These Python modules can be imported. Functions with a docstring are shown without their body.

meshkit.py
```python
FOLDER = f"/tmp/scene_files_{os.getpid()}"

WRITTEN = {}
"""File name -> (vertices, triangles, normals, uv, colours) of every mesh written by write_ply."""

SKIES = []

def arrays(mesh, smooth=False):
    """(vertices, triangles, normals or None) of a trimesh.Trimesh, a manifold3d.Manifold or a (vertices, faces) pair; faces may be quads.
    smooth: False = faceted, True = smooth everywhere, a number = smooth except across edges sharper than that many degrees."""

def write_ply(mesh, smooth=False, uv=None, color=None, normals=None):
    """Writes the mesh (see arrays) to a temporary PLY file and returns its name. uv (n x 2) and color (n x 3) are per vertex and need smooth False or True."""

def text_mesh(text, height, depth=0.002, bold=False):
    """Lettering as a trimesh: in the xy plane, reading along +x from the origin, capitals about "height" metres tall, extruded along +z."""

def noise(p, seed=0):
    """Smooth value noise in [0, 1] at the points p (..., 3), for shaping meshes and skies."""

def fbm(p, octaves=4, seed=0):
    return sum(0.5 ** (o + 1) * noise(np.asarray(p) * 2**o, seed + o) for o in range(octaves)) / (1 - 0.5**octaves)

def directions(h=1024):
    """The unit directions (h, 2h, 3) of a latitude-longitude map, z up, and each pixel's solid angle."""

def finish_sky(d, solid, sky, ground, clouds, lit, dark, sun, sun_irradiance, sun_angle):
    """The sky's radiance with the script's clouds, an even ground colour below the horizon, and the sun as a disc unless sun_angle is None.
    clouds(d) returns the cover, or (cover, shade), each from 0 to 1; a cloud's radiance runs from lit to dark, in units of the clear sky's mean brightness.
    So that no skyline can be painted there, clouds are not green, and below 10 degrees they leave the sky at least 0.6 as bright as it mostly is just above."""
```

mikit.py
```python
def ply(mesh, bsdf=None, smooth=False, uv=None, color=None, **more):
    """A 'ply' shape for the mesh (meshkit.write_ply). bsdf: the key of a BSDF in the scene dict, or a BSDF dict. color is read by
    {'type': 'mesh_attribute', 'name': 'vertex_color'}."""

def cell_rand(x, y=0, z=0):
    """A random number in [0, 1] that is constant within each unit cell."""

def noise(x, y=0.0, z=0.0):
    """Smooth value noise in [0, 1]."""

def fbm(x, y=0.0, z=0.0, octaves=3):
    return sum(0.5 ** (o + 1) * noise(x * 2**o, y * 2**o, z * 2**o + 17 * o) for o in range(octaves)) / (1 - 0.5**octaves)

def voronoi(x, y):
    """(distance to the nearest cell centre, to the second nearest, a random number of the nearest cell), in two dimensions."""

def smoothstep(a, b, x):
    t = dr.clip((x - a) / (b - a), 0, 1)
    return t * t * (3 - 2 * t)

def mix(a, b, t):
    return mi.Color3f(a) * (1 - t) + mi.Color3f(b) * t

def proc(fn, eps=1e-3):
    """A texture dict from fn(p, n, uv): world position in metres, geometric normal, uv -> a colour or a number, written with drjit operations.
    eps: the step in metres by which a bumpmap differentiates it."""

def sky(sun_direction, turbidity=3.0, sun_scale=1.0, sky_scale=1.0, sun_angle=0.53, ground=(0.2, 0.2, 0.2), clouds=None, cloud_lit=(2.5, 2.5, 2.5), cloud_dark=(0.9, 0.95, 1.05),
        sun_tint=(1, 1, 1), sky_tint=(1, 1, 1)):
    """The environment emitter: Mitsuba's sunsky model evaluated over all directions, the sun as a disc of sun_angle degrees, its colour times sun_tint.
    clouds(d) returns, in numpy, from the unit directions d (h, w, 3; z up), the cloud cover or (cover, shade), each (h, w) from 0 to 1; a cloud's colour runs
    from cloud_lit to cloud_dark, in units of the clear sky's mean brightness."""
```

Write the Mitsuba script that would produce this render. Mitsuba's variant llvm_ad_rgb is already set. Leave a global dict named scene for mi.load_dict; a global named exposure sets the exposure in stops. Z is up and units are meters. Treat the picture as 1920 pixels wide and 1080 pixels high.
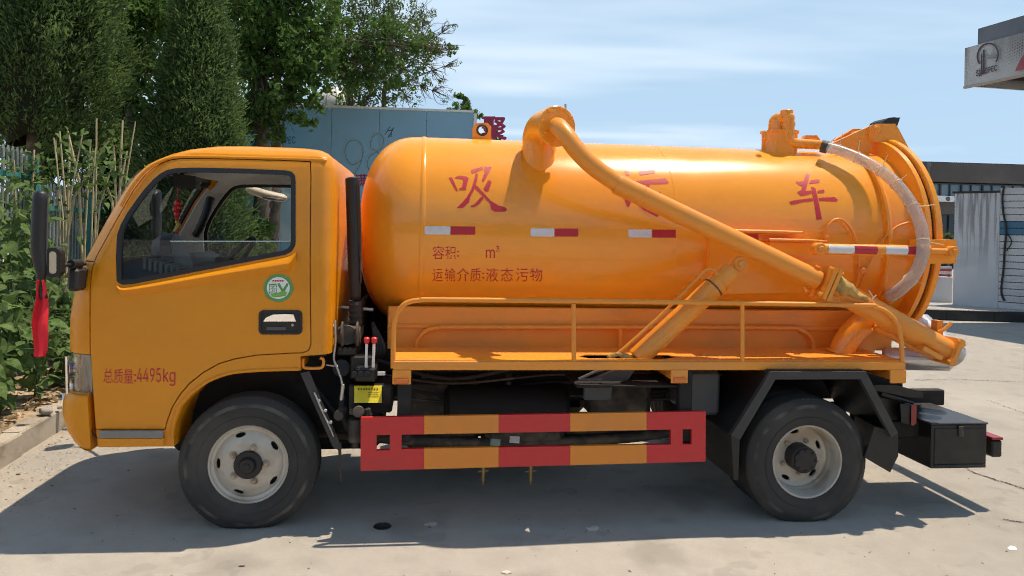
import math, random
import numpy as np, trimesh, drjit as dr, mitsuba as mi, mikit, meshkit, manifold3d as m3
from shapely.geometry import Polygon, LineString, Point, MultiPolygon, box as sbox
from shapely.ops import unary_union
from mikit import noise, fbm, smoothstep, mix, cell_rand, voronoi
T = mi.ScalarTransform4f
rng = np.random.default_rng(7)
random.seed(7)
scene, labels = {}, {}
PI = math.pi

# ------------------------------------------------------------------ camera, sky, exposure
# X runs along the truck (front wheel at 0, rear to +X), Y away from the viewer, Z up.
F = 1423.0
PSI, ROLL = math.radians(6.8), math.radians(1.25)
CY = 432.0                                            # the horizon's height in the photo: a level camera, its picture shifted down
EYE = np.array([0.98, -4.457, 1.733])
D0 = np.array([math.sin(PSI), math.cos(PSI), 0.0])
RT = np.array([math.cos(PSI), -math.sin(PSI), 0.0])
UP = np.array([0, 0, 1.0])
D1 = D0
RR = RT * math.cos(ROLL) + UP * math.sin(ROLL)
UU = UP * math.cos(ROLL) - RT * math.sin(ROLL)
scene['camera'] = {'type': 'perspective', 'fov': 2 * math.degrees(math.atan(960 / F)), 'fov_axis': 'x', 'near_clip': 0.05, 'far_clip': 2000.0, 'principal_point_offset_y': (540 - CY) / 1080,
                   'to_world': T().look_at(origin=EYE.tolist(), target=(EYE + D1).tolist(), up=UU.tolist())}
SUN = (0.33, 0.135, 1.0)
exposure = 1.5


def sky_clouds(d):
    """Pale summer haze that thins towards the zenith, with faint wisps of cloud."""
    el = np.degrees(np.arcsin(np.clip(d[..., 2], 0, 1)))
    p = d / np.maximum(d[..., 2:3], 0.06)
    q = np.stack([p[..., 0] * 0.55 + 3, p[..., 1] * 1.3, np.zeros_like(p[..., 0])], -1)
    n = meshkit.fbm(q * 0.9, 5, 3)
    w = meshkit.fbm(q * 0.35 + 9, 3, 5)
    t = np.clip((el - 10) / 50, 0, 1)
    haze = .66 * (1 - t * t * (3 - 2 * t)) + .10
    wisp = np.clip((n * .65 + w * .55 - .60) * 4.0, 0, 1)
    return np.clip(haze + .26 * wisp, 0, .95), 1 - wisp


scene['sky_light'] = mikit.sky(SUN, turbidity=3.0, sun_scale=1.2, ground=(0.25, 0.23, 0.2), clouds=sky_clouds, cloud_lit=(2.7, 3.2, 3.7), cloud_dark=(2.0, 2.75, 3.45))


# ------------------------------------------------------------------ helpers
def ray(px, py):
    return D1 + RR * (px - 960) / F + UU * (CY - py) / F


def P(px, py, Y):
    """The point on the truck-parallel plane y = Y that the photo shows at (px, py): turns measurements in the photo into metres."""
    r = ray(px, py)
    return EYE + r * (Y - EYE[1]) / r[1]


def PX(px, py, X):
    r = ray(px, py)
    return EYE + r * (X - EYE[0]) / r[0]


def G(px, py, z=0.0):
    r = ray(px, py)
    return EYE + r * (z - EYE[2]) / r[2]


def PD(px, py, depth):
    return EYE + ray(px, py) * depth


def add(key, mesh, bsdf, smooth=30, label=None, cat=None, group=None, kind=None, **kw):
    base, k = key, 1
    while key in scene:
        key = f'{base}_{k:03d}'
        k += 1
    if isinstance(mesh, m3.Manifold):
        mesh = tm(mesh)
    scene[key] = mikit.ply(mesh, bsdf, smooth, **kw)
    tag(key, label, cat, group, kind)
    return key


def tag(key, label=None, cat=None, group=None, kind=None):
    d = {k: v for k, v in dict(label=label, category=cat, group=group, kind=kind).items() if v}
    if d:
        labels.setdefault(key, {}).update(d)


def free(key):
    base, k = key, 1
    while key in labels or key in scene or any(s.startswith(key + '__') for s in scene):
        key = f'{base}_{k:03d}'
        k += 1
    return key


def thing(key, label, cat, group=None, kind=None):
    key = free(key)
    tag(key, label, cat, group, kind)
    return key


def tm(m):
    o = m.to_mesh()
    return trimesh.Trimesh(o.vert_properties[:, :3], o.tri_verts, process=False)


def man(t):
    if isinstance(t, tuple):
        t = trimesh.Trimesh(t[0], t[1], process=False)
    t = trimesh.Trimesh(t.vertices, t.faces, process=True)
    if t.volume < 0:
        t.invert()
    return m3.Manifold(m3.Mesh(np.asarray(t.vertices, np.float32), np.asarray(t.faces, np.uint32)))


def cat(*ms):
    ms = [tm(m) if isinstance(m, m3.Manifold) else m for m in ms]
    return trimesh.util.concatenate(ms)


def prism_xz(poly, y0, y1):
    """Extrudes an (x, z) outline (points or a shapely polygon) along y."""
    rings = [poly] if not hasattr(poly, 'exterior') else [list(poly.exterior.coords)[:-1]] + [list(i.coords)[:-1] for i in poly.interiors]
    cs = m3.CrossSection([np.asarray(r, float)[:, :2] for r in rings], m3.FillRule.EvenOdd)
    return m3.Manifold.extrude(cs, y1 - y0).rotate([90, 0, 0]).translate([0, y1, 0])


def prism_yz(poly, x0, x1):
    cs = m3.CrossSection([np.asarray(poly, float)], m3.FillRule.EvenOdd)
    m = m3.Manifold.extrude(cs, x1 - x0)           # (a, b, t)
    return m.transform(np.array([[0, 0, 1, x0], [1, 0, 0, 0], [0, 1, 0, 0]], float))


def prism_xy(poly, z0, z1):
    rings = [poly] if not hasattr(poly, 'exterior') else [list(poly.exterior.coords)[:-1]] + [list(i.coords)[:-1] for i in poly.interiors]
    return m3.Manifold.extrude(m3.CrossSection([np.asarray(r, float)[:, :2] for r in rings], m3.FillRule.EvenOdd), z1 - z0).translate([0, 0, z0])


def bevel_box(x0, x1, y0, y1, z0, z1, b=0.006):
    b = min(b, (x1 - x0) * .45, (y1 - y0) * .45, (z1 - z0) * .45)
    pts = []
    for x, sx in ((x0, 1), (x1, -1)):
        for y, sy in ((y0, 1), (y1, -1)):
            for z, sz in ((z0, 1), (z1, -1)):
                pts += [(x + sx * b, y + sy * b, z), (x + sx * b, y, z + sz * b), (x, y + sy * b, z + sz * b)]
    return m3.Manifold.hull_points(np.array(pts))


def hull(pts):
    return m3.Manifold.hull_points(np.asarray(pts, float))


def smooth_path(pts, n=8):
    """Catmull-Rom through the points."""
    p = np.asarray(pts, float)
    q = np.vstack([2 * p[0] - p[1], p, 2 * p[-1] - p[-2]])
    out = []
    for i in range(1, len(q) - 2):
        t = np.linspace(0, 1, n, endpoint=False)[:, None]
        a, b, c, d = q[i - 1], q[i], q[i + 1], q[i + 2]
        out.append(.5 * (2 * b + (c - a) * t + (2 * a - 5 * b + 4 * c - d) * t ** 2 + (3 * b - a - 3 * c + d) * t ** 3))
    return np.vstack(out + [p[-1:]])


def tube(pts, r, sides=14, caps=True, flat=None):
    p = np.asarray(pts, float)
    r = np.broadcast_to(np.asarray(r, float), (len(p),))
    t = np.gradient(p, axis=0)
    t /= np.linalg.norm(t, axis=1, keepdims=True) + 1e-12
    a = np.cross(t[0], [0, 0, 1.0] if abs(t[0][2]) < .9 else [1.0, 0, 0])
    a /= np.linalg.norm(a)
    A = [a]
    for i in range(1, len(p)):
        a = A[-1] - t[i] * (A[-1] @ t[i])
        A.append(a / (np.linalg.norm(a) + 1e-12))
    A = np.array(A)
    B = np.cross(t, A)
    an = np.arange(sides) * 2 * PI / sides
    ca, sa = np.cos(an), np.sin(an)
    if flat:
        sa = sa * flat
    v = p[:, None] + r[:, None, None] * (ca[None, :, None] * A[:, None] + sa[None, :, None] * B[:, None])
    i, j = np.meshgrid(np.arange(len(p) - 1), np.arange(sides), indexing='ij')
    q = np.stack([i * sides + j, i * sides + (j + 1) % sides, (i + 1) * sides + (j + 1) % sides, (i + 1) * sides + j], -1).reshape(-1, 4)
    f = np.vstack([q[:, [0, 1, 2]], q[:, [0, 2, 3]]])
    v = v.reshape(-1, 3)
    if caps:
        n = len(v)
        v = np.vstack([v, p[:1], p[-1:]])
        k = np.arange(sides)
        f = np.vstack([f, np.stack([np.full(sides, n), (k + 1) % sides, k], 1), np.stack([np.full(sides, n + 1), n - sides + k, n - sides + (k + 1) % sides], 1)])
    return trimesh.Trimesh(v, f, process=False)


def lathe(profile, axis, origin, sides=48):
    """Revolves (along, radius) points about an axis through the origin."""
    axis = np.asarray(axis, float) / np.linalg.norm(axis)
    a = np.cross(axis, [0, 0, 1.0] if abs(axis[2]) < .9 else [1.0, 0, 0])
    a /= np.linalg.norm(a)
    b = np.cross(axis, a)
    pr = np.asarray(profile, float)
    an = np.arange(sides) * 2 * PI / sides
    v = np.asarray(origin) + pr[:, 0][:, None, None] * axis + pr[:, 1][:, None, None] * (np.cos(an)[None, :, None] * a + np.sin(an)[None, :, None] * b)
    n = len(pr)
    i, j = np.meshgrid(np.arange(n - 1), np.arange(sides), indexing='ij')
    q = np.stack([i * sides + j, i * sides + (j + 1) % sides, (i + 1) * sides + (j + 1) % sides, (i + 1) * sides + j], -1).reshape(-1, 4)
    m = trimesh.Trimesh(v.reshape(-1, 3), np.vstack([q[:, [0, 1, 2]], q[:, [0, 2, 3]]]), process=False)
    m.merge_vertices()
    m.update_faces(m.nondegenerate_faces())
    if m.volume < 0:
        m.invert()
    return m


def cyl(p0, p1, r, sides=20, b=None):
    p0, p1 = np.asarray(p0, float), np.asarray(p1, float)
    L = np.linalg.norm(p1 - p0)
    b = min(.15 * r, .004) if b is None else b
    return lathe([(0, 0), (0, r - b), (b, r), (L - b, r), (L, r - b), (L, 0)], p1 - p0, p0, sides)


def sheet(poly, step=None):
    """A flat triangulated (u, v, 0) sheet from a shapely polygon."""
    ms = []
    for g in getattr(poly, 'geoms', [poly]):
        if g.is_empty or g.area <= 0:
            continue
        v, f = trimesh.creation.triangulate_polygon(g, engine='earcut')
        m = trimesh.Trimesh(np.column_stack([v, np.zeros(len(v))]), f, process=False)
        if step:
            v, f = trimesh.remesh.subdivide_to_size(m.vertices, m.faces, step)
            m = trimesh.Trimesh(v, f, process=False)
        ms.append(m)
    m = trimesh.util.concatenate(ms)
    if np.sum(np.cross(m.vertices[m.faces[:, 1]] - m.vertices[m.faces[:, 0]], m.vertices[m.faces[:, 2]] - m.vertices[m.faces[:, 0]])[:, 2]) < 0:
        m.invert()
    return m


def rrect(x0, y0, x1, y1, r):
    return sbox(x0 + r, y0 + r, x1 - r, y1 - r).buffer(r, 6)


GLYPHS = {
"容": "5,20 20,27 31,34 44,46 50,54 55,52 55,51 54,49 56,46 69,35 78,30 95,22 91,16 80,22 78,21 78,-8 71,-8 71,-5 70,-5 30,-5 29,-8 22,-8 22,20 20,20 10,15 8,15/29,2 30,1 70,2 71,19 30,19/31,26 32,25 70,25 70,26 61,34 50,44 43,36|9,57 9,75 47,75 47,77 44,83 50,85 51,84 57,75 91,75 91,57 85,57 85,68 84,69 16,69 15,68 15,57|59,59 64,63 78,53 89,44 85,39 73,50|10,44 23,52 33,63 39,61 31,52 15,39",
"积": "77,20 80,22 82,23 83,21 93,2 95,-3 95,-5 89,-6 86,2|49,34 49,76 91,77 91,34/55,40 56,40 85,40 85,70 55,70|42,-3 50,7 55,18 55,22 62,21 58,9 50,-5 47,-8|4,17 12,28 21,47 20,49 5,49 5,55 22,55 23,56 23,72 6,70 4,75 24,78 40,83 43,79 43,77 30,74 29,73 29,56 30,55 45,55 45,49 30,49 29,47 42,31 44,28 40,23 31,38 29,38 29,-8 23,-8 23,35 21,34 13,19 8,10",
"运": "4,-2 11,5 19,10 19,42 5,43 5,49 25,49 25,11 35,3 40,1 50,0 73,0 96,1 94,-6 90,-6 47,-6 35,-3 24,4 20,4 18,3 9,-8|32,49 32,55 95,55 95,49 61,48 53,32 46,21 47,20 79,23 79,24 70,40 75,43 88,22 92,13 87,10 83,16 80,17 47,14 38,12 35,19 38,21 42,27 48,39 52,48 51,49|39,72 39,78 88,78 88,72|8,74 12,78 29,66 25,61",
"输": "36,58 53,69 63,79 66,84 71,82 70,78 77,71 88,63 96,60 92,54 85,58 84,54 48,54 48,57 47,57 40,54/51,60 52,59 81,59 82,60 66,74 65,73|75,-2 85,-2 87,0 87,48 91,48 91,-3 90,-5 88,-6 77,-7|74,9 74,45 79,45 79,9|42,-7 42,46 67,46 67,-3 64,-6 56,-7 55,-2 62,-1 62,13 48,14 47,13 47,-7/47,33 48,32 61,32 62,41 48,41/48,27 47,26 47,18 62,19 61,27|6,10 5,16 21,20 22,21 22,35 10,35 7,34 5,39 8,42 11,51 14,65 13,66 5,66 5,72 15,72 16,75 17,83 21,83 23,83 21,75 22,72 36,72 36,66 20,66 16,52 13,43 14,41 22,41 22,56 28,56 28,41 36,41 36,35 29,35 28,34 28,23 31,22 36,23 36,18 28,15 28,-8 22,-8 22,13 19,14",
"介": "4,47 18,54 32,64 41,72 50,84 55,81 54,77 68,64 81,55 97,48 92,42 80,47 66,57 50,72 37,59 20,47 8,41|65,-8 65,44 73,44 73,-8|8,-3 16,3 24,12 28,24 28,44 35,44 35,20 30,8 21,-3 13,-8",
"质": "4,-3 10,9 14,27 14,76 48,78 70,81 83,83 88,78 62,74 60,63 95,63 95,57 60,57 58,47 59,46 87,46 87,12 80,12 80,39 79,40 37,40 36,12 30,12 30,46 51,46 52,48 53,56 52,57 22,57 21,56 20,28 16,6 10,-6/53,73 21,71 21,63 53,63 54,63 54,72|60,7 64,11 66,11 79,5 93,-3 89,-7 84,-4 69,3|22,-2 33,1 45,7 51,13 54,18 55,24 55,35 61,35 61,22 60,16 58,11 52,5 41,-2 27,-8",
"液": "25,32 35,46 40,56 43,64 50,63 43,48 43,-8 37,-8 37,35 35,35 29,27|44,30 55,44 60,53 64,64 70,63 66,54 66,52 89,52 92,51 90,42 86,30 76,12 86,3 96,-2 91,-7 90,-7 80,0 71,7 61,-1 50,-8 46,-2 56,3 62,7 67,13 62,22 56,33 55,33 49,26/60,41 65,26 70,19 72,18 75,22 81,34 85,46 84,47 63,47|30,67 30,73 60,73 60,75 57,83 61,84 63,83 68,73 95,73 95,67|65,40 67,42 69,42 77,32 74,30|10,77 13,80 15,80 28,68 23,64|7,-1 13,12 20,30 25,25 16,2 13,-5|5,50 9,54 18,48 23,42 19,38",
"态": "5,33 17,37 31,45 40,56 42,63 41,64 6,64 6,70 44,70 45,72 47,85 54,85 52,73 53,70 95,70 95,64 59,64 58,63 64,52 71,45 83,38 95,34 91,28 82,30 68,39 58,50 52,62 51,62 49,61 45,52 40,45 38,42 29,35 22,32 10,27|39,41 45,45 56,37 60,33 54,29 50,33|76,23 80,25 81,25 82,24 91,7 93,0 93,-1 88,-3 87,-3 82,10|27,2 27,23 34,23 34,3 37,0 67,0 70,3 72,12 78,9 75,-2 73,-4 68,-6 33,-5 29,-2|42,26 47,29 56,20 62,13 57,9 53,15|6,-1 12,11 15,23 21,21 18,8 12,-4",
"污": "33,49 33,55 95,55 95,49 55,49 53,43 51,34 51,31 87,31 85,9 83,1 81,-3 78,-5 73,-6 57,-6 53,-5 51,0 73,0 76,2 79,10 80,24 42,25 47,48|40,71 40,78 88,78 88,71|8,-2 18,14 27,30 31,26 31,25 20,3 14,-6|10,78 13,83 31,72 28,67 11,77|5,50 9,55 26,45 22,40",
"物": "37,45 37,46 42,53 48,65 52,77 54,84 60,83 56,70 56,67 95,67 93,39 91,12 88,1 85,-4 81,-6 69,-6 67,0 78,0 81,2 82,5 84,12 86,27 88,53 88,61 83,61 82,60 78,40 71,24 66,13 59,3 50,-6 45,-2 53,6 63,20 70,37 77,60 68,61 63,47 58,34 50,22 43,15 38,19 43,24 52,36 60,53 62,61 53,61 48,50 42,42|4,45 8,60 10,77 10,78 16,77 14,64 22,63 23,64 23,84 29,84 29,64 39,63 39,57 29,56 29,37 31,36 40,39 41,34 41,33 30,30 29,29 29,-8 23,-8 23,26 20,27 6,22 4,27 4,28 5,29 23,34 23,56 13,57 12,55 11,49 8,42",
"总": "77,21 81,24 84,21 93,9 95,3 95,2 90,0 84,11|19,32 19,63 35,63 36,64 33,71 26,81 32,83 38,75 42,68 41,67 38,65 39,63 57,63 65,75 69,84 75,81 66,64 67,63 81,63 81,32/26,40 27,39 74,39 74,40 74,57 73,57 26,57 26,56|47,31 58,22 63,16 64,15 60,11 52,19 42,27|29,0 29,24 36,23 36,2 38,0 68,0 70,1 71,3 72,9 78,7 77,0 75,-3 73,-5 69,-6 37,-6 32,-5|5,1 10,9 14,21 16,22 20,21 16,8 11,-1",
"量": "5,-5 5,0 46,0 47,0 47,5 45,7 14,7 14,11 46,11 47,12 47,16 46,17 16,17 17,42 85,42 85,17 54,17 53,16 53,12 54,11 87,11 87,7 54,7 53,6 53,0 54,0 95,0 95,-5/53,22 54,21 77,21 78,22 78,27 77,28 54,28 53,27/53,32 54,31 77,31 78,32 78,37 77,38 54,38 53,37/23,22 24,21 46,21 47,22 47,27 46,28 23,28 23,27/23,32 24,31 46,31 47,32 47,37 46,38 23,38 23,37|5,47 5,52 95,52 95,47|18,57 18,81 82,81 82,57/25,62 26,61 75,61 75,62 75,66 74,67 25,67 25,67/25,72 26,71 75,71 75,72 75,76 74,77 25,77 25,77",
"国": "9,-8 9,80 91,80 91,-8 84,-8 84,-3 83,-3 17,-3 16,-3 16,-8/16,4 17,3 83,3 84,4 84,72 83,73 16,73|23,14 23,19 45,19 46,20 46,37 27,37 27,43 46,43 46,57 25,58 25,64 75,64 75,58 53,57 53,43 73,43 73,37 53,37 53,20 54,19 77,19 77,14|60,32 63,34 65,34 71,27 73,24 69,21",
"聚": "2,1 3,2 11,4 25,8 41,15 44,13 45,14 45,20 28,14 12,11 9,11 3,16 3,17 5,19 24,22 38,26 40,26 44,24 45,24 45,28 14,26 10,33 10,35 14,36 38,36 38,41 4,38 3,45 12,47 12,73 4,74 5,81 54,81 55,78 89,78 93,76 93,73 89,65 82,55 83,54 92,48 95,46 95,44 90,39 88,39 76,48 74,48 66,43 59,39 59,38 81,41 86,36 86,34 84,33 73,31 55,29 55,26 62,19 75,24 84,31 86,31 91,27 92,26 91,24 71,13 81,8 98,3 99,1 94,-5 88,-4 76,-1 65,5 56,12 55,11 54,-11 45,-10 45,6 28,-1 10,-6/58,68 74,60 80,68 59,69/49,73 48,50 54,50 54,48 56,48 64,52 66,54 52,62 52,63 57,68 53,69 53,73/50,42 48,41 48,37 53,38 52,40/21,48 28,48 38,49 39,51 22,52/21,60 38,59 39,62 22,62/21,70 38,70 39,73 22,73",
"满": "8,78 13,83 15,83 28,74 29,77 45,78 46,86 54,86 55,78 68,78 69,86 78,86 79,78 96,77 96,69 79,69 79,62 77,60 96,60 96,52 77,51 76,49 76,45 92,45 94,44 94,-1 93,-4 91,-7 86,-9 74,-9 72,-4 72,-1 84,-1 84,11 82,11 80,8 78,8 73,17 72,17 67,8 64,3 62,2 56,6 56,8 59,12 57,14 56,17 54,18 51,12 46,4 44,4 42,7 41,7 41,-8 31,-9 31,44 49,45 49,51 29,51 28,60 46,60 46,68 45,69 29,69 26,65 24,64 16,71 9,75 8,76/74,31 83,17 84,17 84,35 75,36/54,61 70,60 69,62 69,68 55,69 55,62/58,46 67,45 67,51 58,51/57,27 63,21 64,21 66,27 66,35 58,35 57,33/41,14 42,14 46,21 48,29 48,36 41,35|5,-2 5,0 9,5 21,31 22,32 24,31 29,26 29,25 16,-3 14,-7 12,-7|3,48 3,51 7,55 10,56 24,47 26,46 26,44 21,38 19,38 13,43",
"加": "56,-7 56,73 92,73 92,-7 83,-7 82,-1 66,-1 66,-7 64,-8/66,10 82,10 82,63 66,63|2,-4 2,-2 6,3 11,11 14,20 16,33 18,56 18,57 4,57 4,66 5,67 18,67 18,84 27,84 28,67 50,66 49,19 47,-1 45,-4 41,-7 28,-8 24,-7 24,-4 23,2 36,2 38,6 39,18 41,57 28,57 25,26 23,17 19,4 12,-6 9,-9 8,-9",
"油": "36,64 59,65 59,84 60,86 69,85 69,65 93,64 92,-9 84,-9 83,-3 45,-3 45,-9 44,-9 36,-9/69,7 84,7 84,26 69,26/69,37 84,36 84,55 69,55/45,7 59,7 59,26 45,26/45,37 59,36 59,55 45,55|8,77 8,79 12,84 15,84 32,75 34,73 34,72 31,66 29,65 28,65 20,71|6,-2 7,0 19,19 23,27 25,28 31,23 31,21 16,-6 14,-8|3,49 3,51 6,55 8,57 10,57 27,47 28,46 28,44 24,38 23,38 14,44"
}


def glyph(ch, x, y, w, h):
    """The character's outline in photo pixels: lower left corner of its square at (x, y), the square w by h."""
    out = []
    for q in GLYPHS[ch].split('|'):
        rings = [[(x + float(a) / 100 * w, y - float(b) / 100 * h) for a, b in (p.split(',') for p in ring.split(' '))] for ring in q.split('/')]
        out.append(Polygon(rings[0], rings[1:]).buffer(0))
    return unary_union(out)


def latin(text, x, y, w, h, bold=False):
    """Latin lettering in photo pixels: baseline at (x, y), capitals h tall, squeezed to the width w."""
    m = meshkit.text_mesh(text, 1.0, 0.01, bold)
    lo, hi = m.bounds
    top = [i for i in range(len(m.faces)) if m.face_normals[i][2] > .9]
    polys = [Polygon(m.vertices[m.faces[i]][:, :2]) for i in top]
    s = unary_union([p.buffer(1e-4) for p in polys if p.area > 1e-9])
    from shapely import affinity
    return affinity.affine_transform(s, [w / (hi[0] - lo[0]), 0, 0, -h, x - lo[0] * w / (hi[0] - lo[0]), y])


# ------------------------------------------------------------------ materials
def rgb(*c):
    return {'type': 'rgb', 'value': list(c)}


def pbr(name, color, rough=.5, metal=0., coat=0., coat_gloss=.95, spec=.5, two=True, bump=None, bump_scale=1., sheen=0):
    d = {'type': 'principled', 'base_color': mikit.proc(color) if callable(color) else rgb(*color), 'roughness': mikit.proc(rough) if callable(rough) else rough,
         'metallic': metal, 'specular': spec}
    if coat:
        d |= {'clearcoat': coat, 'clearcoat_gloss': coat_gloss}
    if bump:
        d = {'type': 'bumpmap', 'arbitrary': mikit.proc(bump), 'scale': bump_scale, 'nested': d}
    scene[name] = {'type': 'twosided', 'bsdf': d} if two else d
    return name


def leafmat(name, fn, trans=.7, rough=.45):
    scene[name] = {'type': 'principledthin', 'base_color': mikit.proc(fn) if callable(fn) else rgb(*fn), 'roughness': rough, 'diff_trans': trans, 'spec_trans': 0.0, 'eta': 1.4}
    return name


def dusty(c, c2, scale=3.0, amount=.5, low=None):
    """c worn towards c2 by soft blotches; the dust lies thicker near the ground if low is given (metres)."""
    def fn(p, n, uv):
        k = fbm(p.x * scale, p.y * scale, p.z * scale, 4)
        t = smoothstep(.42, .75, k) * amount
        if low:
            t = dr.clip(t + .5 * amount * smoothstep(low, 0.0, p.z), 0, 1)
        return mix(c, c2, t)
    return fn


def paint(c, c2):
    def fn(p, n, uv):
        k = fbm(p.x * 1.7, p.y * 1.7, p.z * 2.5, 3)
        return mix(c, c2, smoothstep(.3, .75, k))
    return fn


def paint_rough(p, n, uv):
    return .26 + .12 * fbm(p.x * 5, p.y * 5, p.z * 5, 3)


CAB = pbr('cab_paint', paint((.70, .26, .004), (.65, .235, .004)), paint_rough, 0, .35, .92, .4)
TANK = pbr('tank_paint', paint((.84, .325, .020), (.80, .29, .018)), lambda p, n, uv: .17 + .10 * fbm(p.x * 5, p.y * 5, p.z * 5, 3), 0, .8, .97, .4)
RAIL = pbr('rail_paint', dusty((.74, .27, .025), (.55, .24, .06), 4, .5), .38, 0, .3)
RED = pbr('guard_red', dusty((.52, .016, .022), (.42, .03, .03), 5, .5), .42, 0, .25)
ORG = pbr('guard_orange', dusty((.66, .22, .022), (.55, .2, .04), 5, .5), .42, 0, .25)
INK = pbr('red_lettering', paint((.50, .018, .035), (.44, .018, .03)), .45)
BLACK = pbr('black_paint', dusty((.008, .008, .009), (.026, .024, .022), 4, .7), .42)
DARK = pbr('black_chassis', dusty((.006, .006, .007), (.028, .024, .020), 6, .6), .75)
PLAST = pbr('black_plastic', (.013, .013, .015), .5)
RUBBER = pbr('tyre_rubber', dusty((.030, .030, .030), (.085, .078, .070), 2.6, .6), .8)
TREAD = pbr('tread_rubber', dusty((.032, .032, .032), (.12, .11, .095), 9, .8), .9)
FENDER = pbr('fender_grey', dusty((.035, .035, .036), (.06, .056, .053), 4, .6), .6)
RIM = pbr('rim_silver', dusty((.48, .45, .395), (.30, .24, .17), 8, .7), .45, .25)
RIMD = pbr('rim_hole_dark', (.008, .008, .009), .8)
NUT = pbr('rusty_nut', dusty((.42, .36, .28), (.30, .16, .07), 30, .9), .55, .3)
STEEL = pbr('bare_steel', dusty((.50, .50, .49), (.25, .22, .19), 15, .6), .35, .8)
IRON = pbr('grimy_iron', dusty((.05, .045, .04), (.14, .11, .08), 14, .8), .65, .2)
CHROME = pbr('chrome', (.85, .85, .86), .08, 1.)
LAMP = pbr('lamp_silver', (.80, .81, .83), .14, 1.)
WHITE = pbr('white_plastic', (.72, .72, .70), .35)
TRIM = pbr('liner_grey', dusty((.60, .59, .57), (.5, .49, .47), 3, .6), .8)
DASH = pbr('dash_plastic', (.04, .043, .05), .5)
DASHG = pbr('dash_grey', (.075, .077, .08), .5)
SEAT = pbr('seat_wrap', dusty((.20, .205, .21), (.36, .36, .36), 9, .8), .25)
REFW = pbr('reflective_white', dusty((.60, .62, .66), (.52, .53, .57), 30, .6), .3, 0, .5)
REFR = pbr('reflective_red', (.42, .012, .03), .3, 0, .5)
KNOB = pbr('red_knob', (.62, .02, .03), .3, 0, .5)
RIBBON = pbr('red_cloth', (.72, .022, .040), .75, sheen=.4)
YELLOW = pbr('yellow_plate', dusty((.78, .62, .02), (.70, .52, .02), 12, .4), .4)
GREEN = pbr('sticker_green', (.10, .30, .10), .4)
STW = pbr('sticker_white', (.75, .76, .74), .4)
TAIL = pbr('tail_lamp_red', (.22, .012, .012), .25, 0, .6)
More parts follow.
